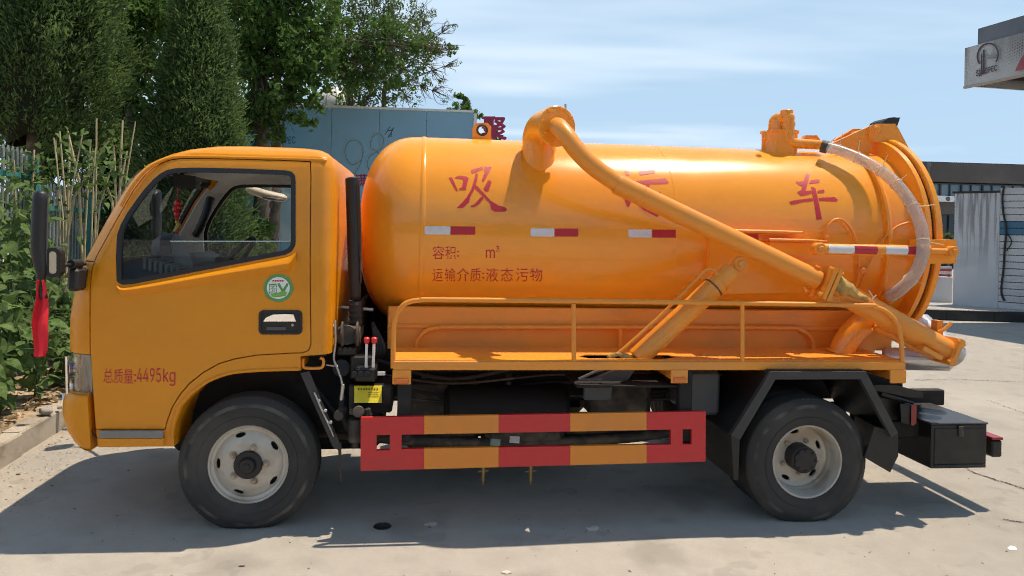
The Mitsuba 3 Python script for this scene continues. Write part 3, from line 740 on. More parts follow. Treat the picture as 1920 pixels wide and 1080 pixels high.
def wheel(key, c, y, s, kind):
    """s = +1: outer face to -Y."""
    k = free(key)
    labels.setdefault(k, {})
    del labels[k]
    t = flatten(tyre(c, y, .20, -s))
    add(f'{k}__tyre', t, RUBBER, 40)
    add(f'{k}__tread', lugs(c, y, .20, -s), TREAD, False)
    band = lathe([(-.0035, .308), (-.0085, .312), (-.0065, .330), (-.001, .350), (.003, .3515), (.004, .345)], (0, s, 0), (c[0], y, c[1]), 72)
    add(f'{k}__sidewall_band', band, TREAD, 40)
    if kind == 'front':
        rim = man(front_rim(c, y + s * .012, s)) - hand_holes(c, y, 5, .170, .62, .030, .0125)
        add(f'{k}__rim', rim, RIM, 30)
        for m_ in nuts(c, y + s * .016, s, .100, 5, 1.30)[1::2]:
            add(f'{k}__nut', m_, NUT, 30)
        for m_ in nuts(c, y + s * .016, s, .100, 5, 1.30)[0::2]:
            add(f'{k}__rim__boss', m_, NUT, 30)
        add(f'{k}__hub', lathe([(.05, 0), (.05, .079), (-.012, .079), (-.018, .074), (-.018, .048), (-.036, .044), (-.044, .038), (-.046, .02), (-.052, .018), (-.053, 0)], (0, s, 0), (c[0], y + s * .012, c[1]), 40), PLAST, 30)
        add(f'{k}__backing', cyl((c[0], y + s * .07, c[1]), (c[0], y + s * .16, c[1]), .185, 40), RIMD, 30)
    else:
        pr = [(.0, .224), (-.004, .219), (.0, .213), (.012, .208), (.03, .204), (.05, .200), (.095, .199), (.105, .190), (.122, .186), (.128, .176), (.130, .160), (.132, .06), (.146, .06), (.146, .19), (.16, .205), (.02, .215), (.0, .224)]
        rim = man(lathe(pr, (0, s, 0), (c[0], y + s * .012, c[1]), 72)) - hand_holes(c, y + s * .13, 5, .152, .45, .030, .0135)
        add(f'{k}__rim', rim, RIM, 30)
        for m_ in nuts(c, y + s * .142, s, .108, 5, 1.05)[1::2]:
            add(f'{k}__nut', m_, NUT, 30)
        hubm = cat(lathe([(.15, 0), (.15, .084), (.05, .082), (.045, .074), (.03, .072), (.026, .05), (.026, 0)], (0, s, 0), (c[0], y, c[1]), 32),
                   *[lathe([(0, 0), (0, .009), (.012, .009), (.012, 0)], (0, -s, 0), (c[0] + .062 * math.cos(a), y + s * .032, c[1] + .062 * math.sin(a)), 6) for a in np.arange(8) * PI / 4])
        add(f'{k}__hub', hubm, PLAST, 30)
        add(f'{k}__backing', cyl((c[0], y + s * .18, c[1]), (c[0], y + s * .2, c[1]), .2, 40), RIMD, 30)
    return k


fc = P(464.5, 875, 0.0)
rcx = P(1516, 872, -.10)
FW, RW = (float(fc[0]), .366), (float(rcx[0]), .364)
wheel(f'{V}__front_wheel', FW, 0.0, 1, 'front')
wheel(f'{V}__front_wheel', FW, 2 * YC, -1, 'front')
wheel(f'{V}__rear_wheel', RW, -.10, 1, 'rear')
wheel(f'{V}__rear_wheel', RW, 2 * YC + .06, -1, 'rear')
for y in (.14, 2 * YC - .38):
    add(f'{V}__inner_rear_tyre', flatten(tyre(RW, y, .20, -1)), RUBBER, 40)

# ------------------------------------------------------------------ chassis and what fills the underside
for y in (.56, 1.24):
    add(f'{V}__chassis_rail', bevel_box(-.85, 4.40, y, y + .07, .60, .80, .008), DARK, 30)
add(f'{V}__front_axle', cat(cyl((FW[0], .15, .36), (FW[0], 1.75, .36), .05), bevel_box(FW[0] - .5, FW[0] + .55, .50, .58, .40, .47, .01), bevel_box(FW[0] - .5, FW[0] + .55, 1.30, 1.38, .40, .47, .01)), DARK, 30)
add(f'{V}__rear_axle', cat(cyl((RW[0], .3, .384), (RW[0], 1.6, .384), .07), trimesh.creation.icosphere(3, .17).apply_translation((RW[0], YC, .384)), bevel_box(RW[0] - .6, RW[0] + .6, .50, .58, .50, .58, .01), bevel_box(RW[0] - .6, RW[0] + .6, 1.30, 1.38, .50, .58, .01)), DARK, 30)
add(f'{V}__drive_shaft', cat(cyl((.75, YC, .30), (RW[0] - .15, YC, .32), .045), cyl((1.0, YC, .30), (1.06, YC, .30), .085), cyl((2.5, YC, .30), (2.75, YC, .30), .075), cyl((1.13, YC, .30), (1.2, YC, .30), .07)), IRON, 30)
add(f'{V}__gearbox', cat(bevel_box(-.6, .75, .62, 1.26, .26, .95, .05), cyl((.3, .55, .5), (.3, 1.33, .5), .16)), DARK, 30)
add(f'{V}__inner_fender', cat(bevel_box(-.62, .62, .30, .33, .46, 1.02, .01), bevel_box(-.6, .45, .0, 1.66, .985, 1.0, .003), bevel_box(-.70, -.66, .02, .4, .5, .95, .01)), DARK, 30)
add(f'{V}__fuel_tank', bevel_box(.95, 2.3, 1.38, 1.80, .30, .84, .06), DARK, 30)
add(f'{V}__air_tank', cyl((1.15, .42, .60), (1.95, .42, .60), .13, 28, .03), DARK, 30)
add(f'{V}__subframe', cat(bevel_box(.72, 3.95, .45, 1.43, .80, .98, .01)), DARK, 30)
for b_ in ((1.42, 1.95, .45, .85, .24, .66, .04), (.9, 1.38, .5, 1.3, .30, .75, .03)):
    add(f'{V}__transfer_case', bevel_box(*b_), IRON, 30)
add(f'{V}__oil_box', bevel_box(2.1, 2.5, .35, .72, .50, .86, .04), IRON, 30)
add(f'{V}__exhaust_pipe', tube(smooth_path([(.3, .52, .42), (1.0, .48, .36), (1.6, .48, .34), (2.3, .48, .36), (2.7, .5, .4)], 6), .035, 12), IRON, True)
add(f'{V}__muffler', cyl((1.95, .58, .43), (2.45, .58, .43), .085, 24, .02), IRON, 30)
for x, y in ((906, 893), (995, 893)):
    p = P(x, y, .35)
    add(f'{V}__drain_cock', cat(cyl(p + [0, 0, .14], p + [0, 0, -.03], .012), cyl(p + [-.035, 0, .03], p + [.035, 0, .035], .006), cyl(p + [0, 0, -.03], p + [0, 0, -.055], .006)), pbr('brass', (.45, .32, .14), .4, .7), 30)
for (x, y), c in (((929, 829.5), (.22, .32, .28)), ((965, 824.5), (.55, .56, .55))):
    p = P(x, y, .30)
    add(f'{V}__inspection_tag', bevel_box(p[0] - .032, p[0] + .032, p[1], p[1] + .004, p[2] - .022, p[2] + .022, .002).translate(-p).rotate([0, 4, 0]).translate(p), pbr(f'tag_{x}', c, .6), False)
# side guard: two rails joined at the ends, in blocks of red and orange
YG = -.115
gq = lambda pts: Polygon([(P(x, y, YG)[0], P(x, y, YG)[2]) for x, y in pts])
guard = gq([(676.5, 783), (1323.5, 771.5), (1323, 865.5), (676, 883)])
holes = [gq([(706, 816), (731, 815.6), (731, 844, ), (706, 844.8)]), gq([(753, 815), (1258, 805.5), (1258, 833.5), (753, 842)]), gq([(1280, 805), (1297, 804.6), (1297, 833), (1280, 833.3)])]
for h_ in holes:
    guard = guard.difference(h_)
cuts = [600, 795, 935, 1069, 1212.5, 1400]
for k in range(5):
    g_ = guard.intersection(gq([(cuts[k], 700), (cuts[k + 1], 700), (cuts[k + 1], 950), (cuts[k], 950)]).buffer(-.0004))
    for piece in getattr(g_, 'geoms', [g_]):
        add(f'{V}__side_guard__{"red" if k % 2 == 0 else "orange"}_block', prism_xz(piece, YG, YG + .028), RED if k % 2 == 0 else ORG, False)
for x in (757, 1288):
    q = P(x, 800, YG)
    add(f'{V}__side_guard__bracket', bevel_box(q[0] - .04, q[0] + .04, YG + .03, YG + .10, q[2] - .1, q[2] + .36, .006), DARK, 30)
add(f'{V}__far_side_guard', bevel_box(.75, 2.8, 2.0, 2.03, .40, .72, .004), RED, 30)
# front mud flap with its strap
add(f'{V}__front_mudflap', hull([P(x, y, yy) for yy in (-.0, .22) for x, y in [(563, 700), (580, 696), (632, 832), (640, 838), (636, 845), (624, 838), (600, 775)]]), FENDER, 30, label='worn grey front mud flap')
add(f'{V}__front_mudflap__flap', hull([P(x, y, yy) for yy in (.0, .22) for x, y in [(633, 830), (640, 830), (640.5, 900), (637.5, 904)]]), BLACK, 30)
add(f'{V}__front_mudflap__strap', tube([P(589, 735, -.01), P(602, 765, -.012), P(622, 808, -.01), P(626, 818, -.01)], .012, 8, True, .5), STEEL, True)
add(f'{V}__front_mudflap__bolt', cat(*[cyl(P(x, y, -.03), P(x, y, .0), .010) for x, y in ((598, 752), (610, 770), (620, 792))]), STEEL, 30)
# grab loop under the cab
add(f'{V}__grab_loop', tube(smooth_path([P(569, 672, .0), P(568, 684, .0), P(573, 690, 0), P(600, 690, 0), P(606, 684, 0), P(606, 674, 0), P(600, 671, 0)], 5), .009, 8), RAIL, True)

# ------------------------------------------------------------------ pump bay between the cab and the tank
add(f'{V}__air_intake', man(tube(smooth_path([P(659, 332, .25), P(660, 345, .25), P(662, 420, .25), P(664, 500, .25), P(665, 560, .28)], 6), np.interp(np.linspace(0, 1, 25), [0, .03, .1, 1], [.02, .036, .040, .038]), 16, True, 1.0)), PLAST, True, label='black upright air intake duct')
add(f'{V}__air_intake__bellows', lathe([(0, 0)] + [(.01 + .018 * k, .035 + .007 * (k % 2)) for k in range(9)] + [(.17, 0)], P(667, 612, .28) - P(665, 560, .28), P(665, 562, .28), 24), RUBBER, 30)
add(f'{V}__air_intake__guide', tube(smooth_path([P(673, 345, .22), P(676, 440, .22), P(676, 530, .24)], 6), .006, 8), IRON, True)
pm = lambda x0, x1, y0, y1, ya, yb, b=.01: bevel_box(P(x0, y1, ya)[0], P(x1, y1, ya)[0], ya, yb, P(x0, y1, ya)[2], P(x0, y0, ya)[2], b)
add(f'{V}__vacuum_pump', cat(pm(632, 676, 612, 645, .22, .5, .03), cyl(P(634, 628, .2), P(676, 628, .2), .055, 24), cyl(P(650, 628, .14), P(650, 628, .4), .06, 24)), IRON, 30)
add(f'{V}__vacuum_pump__flange', cat(cyl(P(640, 626, .12), P(644, 626, .12), .075), cyl(P(668, 626, .12), P(672, 626, .12), .075), *[cyl(P(638 + 9 * k, 655, .14), P(638 + 9 * k, 655, .2), .014) for k in range(3)]), IRON, 30)
add(f'{V}__valve_block', cat(pm(630, 668, 650, 668, .15, .5), pm(655, 702, 668, 712, .12, .5), pm(664, 705, 690, 716, .03, .3), cyl(P(640, 690, .2), P(640, 690, .45), .055, 20)), BLACK, 30)
add(f'{V}__valve_block__spool', cat(*[cyl(P(664 + 12 * k, 702, .0), P(664 + 12 * k, 702, .1), .018, 14) for k in range(3)]), DARK, 30)
add(f'{V}__battery_box', pm(650, 735, 722, 775, .10, .55, .012), BLACK, 30)
pl = P(690, 739, .09)
wq = [P(664, 755.5, .03), P(716, 755.5, .03), P(716, 723.5, .085), P(664, 723.5, .085)]
add(f'{V}__warning_plate', hull(wq + [q + [0, .006, .0] for q in wq]), YELLOW, False, label='yellow instruction plate')
s_ = sheet(unary_union([sbox(671 + 5 * k, 728, 674 + 5 * k, 731) for k in range(8)] + [sbox(690, 735 + 4 * k, 710, 736 + 4 * k) for k in range(3)]))
v = np.array([P(x, y, .03 + .055 * (755.5 - y) / 32 - .003) for x, y in s_.vertices[:, :2]])
add(f'{V}__warning_plate__print', trimesh.Trimesh(v, s_.faces[:, ::-1], process=False), pbr('plate_ink', (.12, .09, .02), .5), False)
for xa, xb in ((686.5, 687.5), (699.5, 701.5)):
    add(f'{V}__control_lever', cyl(P(xa, 690, .05), P(xb, 640, .05), .0085), WHITE, 30)
    add(f'{V}__control_lever__knob', lathe([(0, 0), (0, .010), (.012, .017), (.034, .018), (.04, .012), (.041, 0)], (0, 0, 1), P(xb, 645, .05), 18), KNOB, 30, label='red lever knob')
add(f'{V}__white_label', pm(708, 722, 697, 704, .02, .03, .001), WHITE, False)
add(f'{V}__linkage_rod', tube(smooth_path([P(628, 600, .05), P(629, 640, .05), P(626, 672, .05), P(632, 690, .05), P(641, 716, .05), P(640, 745, .05)], 5), .007, 8), STEEL, True)
add(f'{V}__linkage_rod', tube(smooth_path([P(611, 684, .1), P(625, 686, .1), P(634, 686, .1)], 5), .006, 8), STEEL, True)
add(f'{V}__linkage_rod__sleeve', cyl(P(643, 720, .05), P(640, 750, .05), .011), STEEL, 30)
add(f'{V}__linkage_rod', cyl(P(640, 577, .5), P(700, 581, .5), .012), STEEL, 30)
add(f'{V}__cab_latch', cat(*[cyl(P(x, y, .06), P(x + 6, y + 2, .1), .012) for x, y in ((617, 597), (619, 627), (617, 650), (622, 612), (615, 575))], cyl(P(623, 575, .1), P(622, 660, .1), .008)), STEEL, 30)
add(f'{V}__filter', cat(cyl(P(667, 785, .03), P(667, 828, .03), .042, 24), cyl(P(667, 828, .03), P(667, 840, .03), .018)), IRON, 30)
add(f'{V}__hose_coupling', cat(cyl(P(672, 772, -.04), P(672, 772, .08), .034, 24), cyl(P(655, 772, .02), P(690, 772, .02), .018), cyl(P(689, 766, .0), P(692, 780, .0), .02), cyl(P(634, 780, .0), P(644, 770, .1), .03)), IRON, 30)
hb = [(638, 760), (640, 790), (636, 820)]
add(f'{V}__black_hose', tube(smooth_path([P(x, y, .1) for x, y in [(641, 742), (640, 770), (650, 800), (660, 815), (664, 838)]], 5), .018, 10), RUBBER, True)
add(f'{V}__black_hose', tube(smooth_path([P(x, y, .2) for x, y in [(585, 720), (605, 745), (630, 775), (650, 780)]], 5), .014, 10), RUBBER, True)
add(f'{V}__cable_loom', cat(*[tube(smooth_path([(.55 + .03 * k, .3 + .1 * k, .5 + .1 * k), (.62, .35 + .1 * k, .75), (.7 + .02 * k, .4, .95), (.68, .5, 1.12)], 6), .012, 8) for k in range(4)]), RUBBER, True)
add(f'{V}__bay_panel', bevel_box(.58, .62, .32, 1.5, .4, 1.25, .01), DARK, 30)
for k, (y_, z_, r_w, sag) in enumerate(((.50, .88, .016, .05), (.52, .74, .011, .09), (.47, .66, .009, .04), (.40, .90, .012, .12), (.36, .82, .008, .06))):
    add(f'{V}__chassis_hose', tube(smooth_path([(.7, y_, z_), (1.2, y_ - .02, z_ - sag), (1.9, y_ + .01, z_ - .01), (2.5, y_ - .02, z_ - sag * .8), (3.1, y_, z_)], 8), r_w, 8), RUBBER if k % 2 else IRON, True)
for x_ in (1.0, 1.55, 2.1, 2.65, 3.2):
    add(f'{V}__chassis_clamp', bevel_box(x_, x_ + .05, .535, .56, .60, .84, .004), IRON, 30)
    add(f'{V}__chassis_clamp__bolt', cyl((x_ + .025, .52, .72), (x_ + .025, .54, .72), .014, 6), STEEL, 30)
add(f'{V}__bay_shield', bevel_box(.50, .80, 1.15, 1.19, .8, 1.42, .01), DARK, 30)

# ------------------------------------------------------------------ tank
ZC, RT_ = 1.715, .657


def C(px, py, R=RT_):
    """Where the view ray first meets the cylinder of radius R round the tank's axis (or its nearest point)."""
    r = ray(px, py)
    o = EYE[1:] - [YC, ZC]
    a, b, c = r[1] ** 2 + r[2] ** 2, r[1] * o[0] + r[2] * o[1], o @ o - R * R
    disc = b * b - a * c
    t = (-b - math.sqrt(max(disc, 0))) / a
    p = EYE + r * t
    if disc < 0:
        w = p[1:] - [YC, ZC]
        p[1:] = np.array([YC, ZC]) + w / np.linalg.norm(w) * R
    return p


XH, XE = .955, 4.36
th = np.linspace(0, PI / 2, 18)
prof = [(XH - .40 * max(math.cos(t), 0) ** .84, RT_ * math.sin(t) ** .78) for t in th]
prof += [(x, RT_) for x in np.linspace(XH + .05, XE, 12)]
prof += [(XE, RT_ - .012), (XE, 0)]
add(f'{V}__tank', lathe(prof, (1, 0, 0), (0, YC, ZC), 128), TANK, 40)
wr = lambda x, w=.010, h=.0035: lathe([(x - w, RT_ - .002), (x - w * .5, RT_ + h), (x + w * .5, RT_ + h), (x + w, RT_ - .002)], (1, 0, 0), (0, YC, ZC), 96)
add(f'{V}__tank__weld_seam', wr(XH + .03, .020, .006), TANK, 40)
add(f'{V}__tank__weld_seam', wr(2.62, .008, .0015), TANK, 40)
# rear flange and door
add(f'{V}__tank__rear_flange', lathe([(4.28, .65), (4.29, .74), (4.295, .752), (4.325, .755), (4.33, .75), (4.33, .6)], (1, 0, 0), (0, YC, ZC), 96), TANK, 30)
add(f'{V}__tank__door_gasket', lathe([(4.33, .6), (4.33, .735), (4.352, .735), (4.352, .6)], (1, 0, 0), (0, YC, ZC), 96), RUBBER, 30)
add(f'{V}__tank__rear_door', lathe([(4.352, .5), (4.352, .762), (4.358, .77), (4.39, .772), (4.397, .762), (4.40, .66), (4.46, .60), (4.60, .40), (4.68, .2), (4.70, 0)], (1, 0, 0), (0, YC, ZC), 96), TANK, 30)
add(f'{V}__tank__stiffener', lathe([(4.06, .65), (4.06, .69), (4.075, .695), (4.09, .69), (4.09, .65)], (1, 0, 0), (0, YC, ZC), 96), TANK, 30)
# lettering on the tank
def decal_tank(shape, key, mat, step=6, off=.0022, label=None):
    s = sheet(shape, step)
    v = np.array([C(x, y, RT_ + off) for x, y in s.vertices[:, :2]])
    s = trimesh.Trimesh(v, s.faces, process=False)
    if (s.face_normals[:, 1]).mean() > 0:
        s.invert()
    return add(key, s, mat, False, label)


Z1 = lambda pts: Polygon([(780 + x / 4.3214, 290 + y / 4.3214) for x, y in pts]).buffer(0)
xi = unary_union([Z1(p) for p in [
    [(266, 186), (293, 183), (340, 292), (326, 296)],
    [(312, 188), (330, 176), (352, 170), (405, 176), (428, 190), (412, 246), (404, 284), (352, 284), (352, 272), (376, 262), (384, 204), (362, 196)],
    [(448, 122), (536, 96), (542, 118), (455, 154), (447, 140)],
    [(484, 150), (503, 152), (496, 210), (470, 286), (440, 340), (430, 386), (376, 432), (330, 432), (376, 386), (412, 344), (446, 286), (468, 220)],
    [(552, 94), (610, 98), (612, 108), (586, 152), (552, 216), (536, 218), (534, 206), (558, 140), (548, 120)],
    [(582, 210), (598, 207), (612, 222), (586, 300), (562, 296), (548, 276), (562, 250)],
    [(544, 336), (548, 352), (510, 402), (468, 426), (434, 422), (478, 398), (520, 350)],
    [(478, 244), (490, 248), (552, 314), (604, 372), (664, 410), (724, 428), (740, 448), (716, 462), (640, 462), (612, 446), (600, 396), (548, 338), (480, 274)]]])
decal_tank(xi, f'{V}__tank__lettering', INK, label='large red brush character near the front of the tank')
Z2 = lambda pts: Polygon([(1080 + x / 3.5556, 290 + y / 3.5556) for x, y in pts]).buffer(0)
wu = unary_union([Z2(p) for p in [
    [(420, 112), (516, 100), (530, 110), (516, 124), (428, 136)],
    [(400, 176), (596, 156), (620, 186), (600, 194), (410, 196)],
    [(304, 254), (314, 254), (326, 290), (318, 296)],
    [(324, 296), (382, 284), (352, 350), (342, 346)],
    [(322, 104), (352, 112), (358, 140), (340, 138)], [(292, 166), (326, 176), (332, 204), (308, 196)],
    [(470, 190), (496, 196), (468, 258), (560, 250), (576, 268), (548, 356), (520, 344), (536, 276), (450, 286), (440, 270)],
    [(414, 340), (440, 346), (530, 366), (562, 386), (544, 416), (500, 394), (448, 366)]]])
decal_tank(wu, f'{V}__tank__lettering', INK)
che = unary_union([Z2(p) for p in [
    [(1534, 126), (1562, 132), (1530, 242), (1568, 240), (1574, 258), (1500, 276), (1474, 250), (1484, 244), (1502, 238), (1508, 206), (1486, 204), (1464, 180), (1518, 176)],
    [(1558, 178), (1568, 170), (1612, 164), (1626, 168), (1624, 186), (1554, 194)],
    [(1568, 214), (1596, 222), (1610, 280), (1640, 432), (1604, 434), (1590, 330), (1574, 250)],
    [(1608, 244), (1618, 238), (1650, 232), (1658, 240), (1654, 254), (1614, 258)],
    [(1420, 316), (1446, 306), (1560, 290), (1578, 290), (1580, 308), (1510, 316), (1438, 334)],
    [(1618, 290), (1640, 286), (1724, 282), (1746, 300), (1738, 312), (1622, 306)]]])
decal_tank(che, f'{V}__tank__lettering', INK, label='large red brush character near the rear of the tank')
decal_tank(unary_union([glyph('容', 810, 484, 24, 27), glyph('积', 834, 484, 22, 27), latin(':', 857, 481, 3.5, 15)]), f'{V}__tank__lettering', INK, 12, label='small red volume lettering')
decal_tank(unary_union([latin('m', 911, 484, 17, 21.5), latin('3', 930, 472, 6.5, 10.5)]), f'{V}__tank__lettering', INK, 12)
decal_tank(unary_union([glyph(c, x, 525.5, w, 27) for c, x, w in (('运', 810, 21), ('输', 833, 22), ('介', 856, 24), ('质', 881, 22))] + [latin(':', 904, 522, 3.5, 15)] +
                       [glyph(c, x, 526, w, 28) for c, x, w in (('液', 910, 25), ('态', 938, 25), ('污', 966, 26), ('物', 993, 25))]), f'{V}__tank__lettering', INK, 12, label='red line of small lettering on the tank side')
for x0, x1, x2, ya, yb in ((796.5, 844.5, 891, 424, 440), (995, 1039.5, 1084, 428, 443.5), (1178, 1222.5, 1267, 430, 445.5)):
    decal_tank(Polygon([(x0, ya), (x1 - .4, ya + .4), (x1 - .4, yb), (x0, yb - .4)]), f'{V}__tank__white_reflective_strip', REFW, 8)
    decal_tank(Polygon([(x1 + .4, ya + .4), (x2, ya + .7), (x2, yb + .3), (x1 + .4, yb)]), f'{V}__tank__red_reflective_strip', REFR, 8)
# lifting lug on top
lug = Polygon([(886, 266), (886, 240), (892, 231), (914, 230), (921, 237), (921, 266)])
lp = Polygon([(P(x, y, .86)[0], P(x, y, .86)[2]) for x, y in lug.exterior.coords])
lc = P(904, 244, .86)
add(f'{V}__tank__lifting_lug', prism_xz(lp.difference(Point(lc[0], lc[2]).buffer(.028)), .86, .89), TANK, 30)
add(f'{V}__tank__lifting_lug__eye', trimesh.creation.torus(.034, .008, 24, 8).apply_transform(trimesh.transformations.rotation_matrix(PI / 2, [1, 0, 0])).apply_translation(lc), IRON, True)
# cradle
for x in (1.15, 2.2, 3.2, 4.1):
    add(f'{V}__tank__cradle', prism_yz([(.42, .97), (1.46, .97), (1.46, 1.19), (1.30, 1.15), (.94, 1.045), (.58, 1.15), (.42, 1.19)], x, x + .06), RAIL, 30)
add(f'{V}__tank__skirt', cat(bevel_box(.78, 4.2, .40, .44, .965, 1.235, .006), bevel_box(.78, 4.2, .385, .40, 1.10, 1.125, .004), bevel_box(.78, 4.2, 1.44, 1.48, .965, 1.235, .006), bevel_box(.78, .82, .44, 1.44, .965, 1.10, .006)), RAIL, 30)
# saddle box on the flank that carries the boom ram and the door ram
def block(pts, ya, yb, b=0):
    return prism_xz([(P(x, y, ya)[0], P(x, y, ya)[2]) for x, y in pts], ya, yb)


add(f'{V}__tank__saddle_plate', block([(1331, 441), (1505, 437), (1505, 548), (1331, 552)], .245, .62), TANK, 30)
add(f'{V}__tank__saddle_plate__ledge', tube([P(1372, 433.5, .16), P(1440, 434.3, .16), P(1504, 436.5, .16)], .0115, 12), RAIL, True)
add(f'{V}__tank__saddle_plate__ledge', tube([P(1442, 450, .13), P(1510, 451, .13), P(1550, 452.5, .13)], [.0105, .010, .006], 12), RAIL, True)
add(f'{V}__tank__saddle_plate__shelf', cat(block([(1372, 434), (1504, 436.5), (1504, 439), (1372, 437)], .16, .5), block([(1442, 450), (1548, 452.5), (1548, 454.5), (1442, 452.5)], .13, .4)), TANK, 30)
add(f'{V}__tank__saddle_plate__bracket', block([(1443, 454), (1525, 455), (1525, 480), (1443, 476)], .175, .30), TANK, 30)
s_ = sheet(Polygon([(1392, 436), (1422, 437), (1422, 450), (1392, 449)]))
v = np.array([P(x, y + 2, .2425) for x, y in s_.vertices[:, :2]])
add(f'{V}__tank__red_reflective_strip', trimesh.Trimesh(v, s_.faces[:, ::-1], process=False), REFR, False)
# relief valve on top
YV = .80
vb, vt = P(1461, 281, YV), P(1461, 247, YV)
sc_ = (P(1491, 262, YV) - P(1430, 262, YV))[0]
add(f'{V}__relief_valve', lathe([(-.05, 0), (-.05, sc_ / 2), (vt[2] - vb[2] - .02, sc_ / 2), (vt[2] - vb[2] - .012, sc_ / 2 + .012), (vt[2] - vb[2], sc_ / 2 + .012), (vt[2] - vb[2], 0)], (0, 0, 1), vb, 40), TANK, 30)
q0, q1 = P(1458, 249, YV), P(1458, 215, YV)
add(f'{V}__relief_valve__dome', lathe([(-.01, 0), (-.01, .068), (.07, .065), (.10, .060), (.125, .042), (.135, .0)], (0, 0, 1), q0, 32), TANK, 40)
YO = YV - .10
add(f'{V}__relief_valve__outlet', cat(cyl(P(1478, 266, YO), P(1478, 222, YO), .043, 28), trimesh.creation.icosphere(3, .0445).apply_translation(P(1478, 221, YO)), cyl(P(1478, 222, YO), P(1456, 222, YV), .038, 24),
                                          lathe([(0, 0), (0, .046), (.012, .048), (.024, .046), (.024, 0)], (0, 0, 1), P(1478, 236, YO), 28)), TANK, 30)
add(f'{V}__relief_valve__tail_pipe', tube(smooth_path([P(1478, 256, YO), P(1482, 265, YO), P(1492, 269, YO), P(1510, 270, YO), P(1541, 272, YO)], 7), np.linspace(.040, .034, 29), 20), TANK, True)
add(f'{V}__relief_valve__cap', cyl(P(1475, 219, YO + .01), P(1475, 206.5, YO + .01), .044, 28), TANK, 30)
add(f'{V}__relief_valve__clip', cat(*[bevel_box(p[0] - .012, p[0] + .012, p[1] - .02, p[1] + .02, p[2] - .035, p[2] + .02, .004) for p in (P(1434, 251, YV - .15), P(1474, 238, YV - .1))]), TANK, 30)
# hinge of the rear door
def slab(pts, ya, yb):
    return prism_xz([(P(x, y, ya)[0], P(x, y, ya)[2]) for x, y in pts], ya, yb)


add(f'{V}__tank__hinge_arm', slab([(1558, 270), (1632, 236), (1640, 262), (1630, 290), (1612, 296), (1575, 283)], .76, .80), TANK, 30)
add(f'{V}__tank__hinge_arm', slab([(1566, 262), (1600, 241.5), (1622, 242), (1650, 250), (1650, 290), (1600, 290)], 1.05, 1.09), TANK, 30)
add(f'{V}__tank__hinge_plate', slab([(1630, 243), (1634, 235), (1642, 232), (1679, 232), (1686, 243), (1711, 291), (1705, 300), (1676, 275), (1650, 267), (1637, 266), (1630, 256)], .74, .77), TANK, 30)
add(f'{V}__tank__hinge_plate', slab([(1634, 243), (1642, 234), (1679, 234), (1705, 290), (1660, 290), (1637, 266)], 1.02, 1.05), TANK, 30)
hc = P(1643, 243, .74)
add(f'{V}__tank__hinge_pin', cat(cyl(hc + [0, -.012, 0], hc + [0, .4, 0], .022), cyl(hc + [0, -.006, 0], hc + [0, .0, 0], .036)), TANK, 30)
add(f'{V}__tank__hinge_lug', slab([(1506, 262), (1511, 253.5), (1532, 253.5), (1538, 262), (1537, 272), (1506, 272)], .88, .93), TANK, 30)
add(f'{V}__work_lamp', slab([(1655, 233), (1658, 226), (1666, 221), (1676, 219.5), (1684, 220.5), (1688, 220), (1682, 238), (1676, 233)], .82, 1.0), PLAST, 30, label='black work lamp on the rear hinge')
add(f'{V}__work_lamp', slab([(1700, 278), (1712, 289), (1708, 293)], .60, .64), PLAST, 30)
# clear hose over the tank's shoulder
hp_ = [(1545, 275), (1572, 282), (1604, 294), (1636, 310), (1666, 331), (1692, 358), (1713, 390), (1726, 422), (1731, 455), (1728, 485), (1716, 512), (1698, 534), (1680, 549), (1668, 556)]
rr_ = [.045, .05, .055, .07, .09, .12, .17, .23, .28, .29, .26, .19, .11, .05]
hpts = smooth_path([C(x, y, RT_ + .045 + r) for (x, y), r in zip(hp_, rr_)], 14)
n_ = len(hpts)
hr = .037 + .0016 * np.sign(np.sin(np.arange(n_) * PI * .999))
hfine = smooth_path(hpts, 2)
hr = .0365 + .0018 * (np.arange(len(hfine)) % 2)
add(f'{V}__clear_hose', tube(hfine, hr, 22, False), 'clear_hose', True, label='clear ribbed plastic hose over the rear of the tank')
# reinforcing helix of the clear hose
tang = np.gradient(hfine, axis=0)
tang /= np.linalg.norm(tang, axis=1, keepdims=True)
rings = []
for i in range(3, len(hfine) - 3, 3):
    t_ = tang[i]
    a_ = np.cross(t_, [0, 1, 0])
    a_ /= np.linalg.norm(a_)
    b_ = np.cross(t_, a_)
    rings.append(tube([hfine[i] + .0385 * (math.cos(w) * a_ + math.sin(w) * b_) for w in np.linspace(0, 2 * PI, 17)], .0013, 4, False))
add(f'{V}__clear_hose__helix', cat(*rings), pbr('hose_wire', (.62, .58, .52), .4), True)
add(f'{V}__clear_hose__clamp', lathe([(-.02, .036), (-.02, .045), (.02, .045), (.02, .036)], hfine[2] - hfine[0], hfine[1], 24), IRON, 30)
hx = lambda x, y: int(np.argmin([np.linalg.norm(np.array([x, y]) - q) for q in PROJ]))


def project(p):
    d = np.asarray(p) - EYE
    z = d @ D1
    return np.array([960 + F * (d @ RR) / z, CY - F * (d @ UU) / z])


